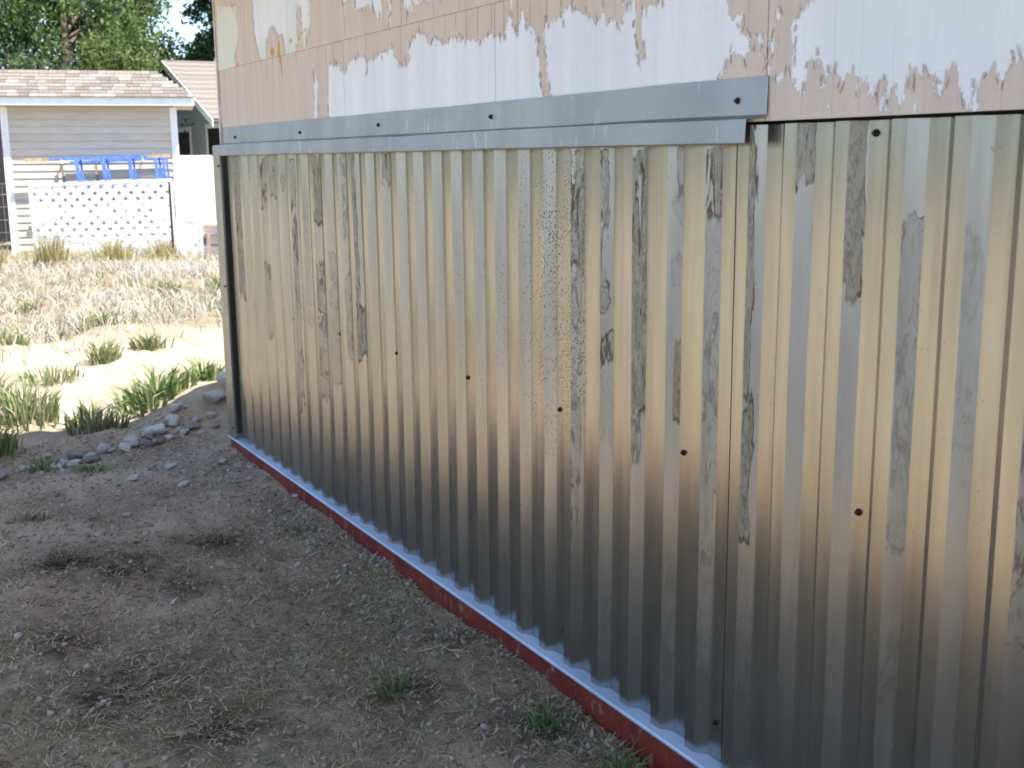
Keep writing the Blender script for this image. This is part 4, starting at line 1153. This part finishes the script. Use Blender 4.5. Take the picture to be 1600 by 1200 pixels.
# ------------------------------------------------------------------ gravel and litter on the shaded dirt
def gravel_mass(name, B, sizes, mat, rg):
    ico = np.array([(0, 0, 1), (.894, 0, .447), (.276, .851, .447), (-.724, .526, .447), (-.724, -.526, .447), (.276, -.851, .447), (.724, .526, -.447), (-.276, .851, -.447), (-.894, 0, -.447), (-.276, -.851, -.447), (.724, -.526, -.447), (0, 0, -1)])
    tri = np.array([(0, 1, 2), (0, 2, 3), (0, 3, 4), (0, 4, 5), (0, 5, 1), (1, 6, 2), (2, 7, 3), (3, 8, 4), (4, 9, 5), (5, 10, 1), (2, 6, 7), (3, 7, 8), (4, 8, 9), (5, 9, 10), (1, 10, 6), (6, 11, 7), (7, 11, 8), (8, 11, 9), (9, 11, 10), (10, 11, 6)])
    n = len(B)
    V = ico[None] * (1 + rg.uniform(-.25, .25, (n, 12, 1))) * (sizes[:, None] * rg.uniform(.6, 1.3, (n, 3)))[:, None, :] * np.array([1, 1, .7])
    V = V + (B + np.array([0, 0, 0.15]) * sizes[:, None])[:, None, :]
    Fc = (tri[None] + (np.arange(n) * 12)[:, None, None]).reshape(-1, 3).astype(np.int32)
    me = bpy.data.meshes.new(name); V = V.reshape(-1, 3)
    me.vertices.add(len(V)); me.vertices.foreach_set('co', V.astype(np.float32).ravel())
    me.loops.add(Fc.size); me.loops.foreach_set('vertex_index', Fc.ravel())
    me.polygons.add(len(Fc)); me.polygons.foreach_set('loop_start', np.arange(len(Fc), dtype=np.int32) * 3)
    me.update(calc_edges=True)
    at = me.attributes.new('rnd', 'FLOAT', 'POINT'); at.data.foreach_set('value', np.repeat(rg.uniform(0, 1, n), 12).astype(np.float32))
    me.materials.append(mat)
    return tag(obj(name, me), kind='stuff')
def dgrav(x, y):
    wall = sstep(y, 1.15, 1.6) * sstep(-x, 3.6, 5.0)
    edge = np.exp(-((x + 6.75 + .3 * (y - 1.2)) / .3) ** 2)
    return (~in_house(x, y)) * np.clip(.16 + .7 * wall + .8 * edge, 0, 1)
B = scatter(16000, (-7.4, -1.4), (-.3, 1.712), dgrav)
gravel_mass("gravel", B, rng.uniform(.003, .010, len(B)) * np.where(rng.uniform(0, 1, len(B)) > .94, 1.9, 1), M_chip, rng)
M_clod = mat_blade("dirt_clod", (0.20, 0.14, 0.098), (0.40, 0.30, 0.22), 0.0)
B = scatter(15000, (-7.2, -1.4), (-.3, 1.712), lambda x, y: (~in_house(x, y)) * np.clip(.15 + .9 * sstep(fbm(x * 1.9, y * 1.9, 119), .42, .62), 0, 1))
gravel_mass("dirt_clods", B, rng.uniform(.003, .009, len(B)) * np.where(rng.uniform(0, 1, len(B)) > .95, 1.8, 1), M_clod, rng)
# lying straw and litter, thicker towards the near right
def dlit(x, y):
    return (~in_house(x, y)) * np.clip(.10 + 1.0 * (1 - sstep(-x, 3.7, 5.2)) * sstep(fbm(x * 2.2, y * 2.2, 19), .25, .5) + .35 * sstep(fbm(x * 3, y * 3, 29), .55, .66), 0, 1)
B = scatter(85000, (-6.6, -1.4), (-.3, 1.712), dlit)
n = len(B); la = rng.uniform(0, 6.28, n); ll = rng.uniform(.008, .055, n)
B[:, 2] += .001
o = blades("straw_litter", B, rng.uniform(.002, .016, n), np.stack([np.cos(la) * ll, np.sin(la) * ll], 1), rng.uniform(.0018, .0055, n), M_debris, rng); tag(o, kind='stuff')
def dchip(x, y): return (~in_house(x, y)) * np.clip(.05 + .9 * sstep(y, 1.2, 1.62) * sstep(fbm(x * 4, y * 4, 39), .4, .6), 0, 1)
B = scatter(13000, (-6.2, -1.4), (.2, 1.712), dchip)
n = len(B); la = rng.uniform(0, 6.28, n); ll = rng.uniform(.008, .034, n)
o = blades("leaf_litter", B, rng.uniform(.003, .02, n), np.stack([np.cos(la) * ll, np.sin(la) * ll], 1), rng.uniform(.006, .018, n), M_chip, rng); tag(o, kind='stuff')
B = scatter(5200, (-5.6, -1.4), (-.2, 1.712), lambda x, y: np.clip((1 - sstep(-x, 2.9, 4.6)) * sstep(fbm(x * 2.6, y * 2.6, 59), .5, .66), 0, 1))
n = len(B); la = rng.uniform(0, 6.28, n); ll = rng.uniform(.006, .03, n)
o = blades("short_green_grass", B, rng.uniform(.008, .035, n), np.stack([np.cos(la) * ll, np.sin(la) * ll], 1), rng.uniform(.0018, .004, n), M_green, rng); tag(o, kind='stuff')
# a few twigs and stalks
for i, (x, y, a, L, lab) in enumerate(((-3.15, 1.52, .55, .22, "long dry grass stalk leaning on the red base board"), (-3.75, 1.02, .2, .12, "pale dry stalk lying on the dirt in mid foreground"), (-2.72, 1.45, .9, .26, "grey twig on the dirt near the bottom of the base board"), (-4.45, .70, 1.2, .07, "short pale splinter beside the dark dead tuft"))):
    pts = []
    for t in np.linspace(0, 1, 6):
        px, py = x + math.cos(a) * L * (t - .5), y + math.sin(a) * L * (t - .5) + .012 * math.sin(t * 5)
        py = min(py, 1.70); pts.append((px, py, float(zg(px, py)) + .006 + .02 * t * (i == 0)))
    m = MB(); m.tube(pts, [.0028, .003, .003, .0026, .002, .0012], 6)
    o = m.build("twig" if i == 2 else "dry_stalk", M_wood if i != 2 else M_greywood); tag(o, lab, "twig" if i == 2 else "stalk")
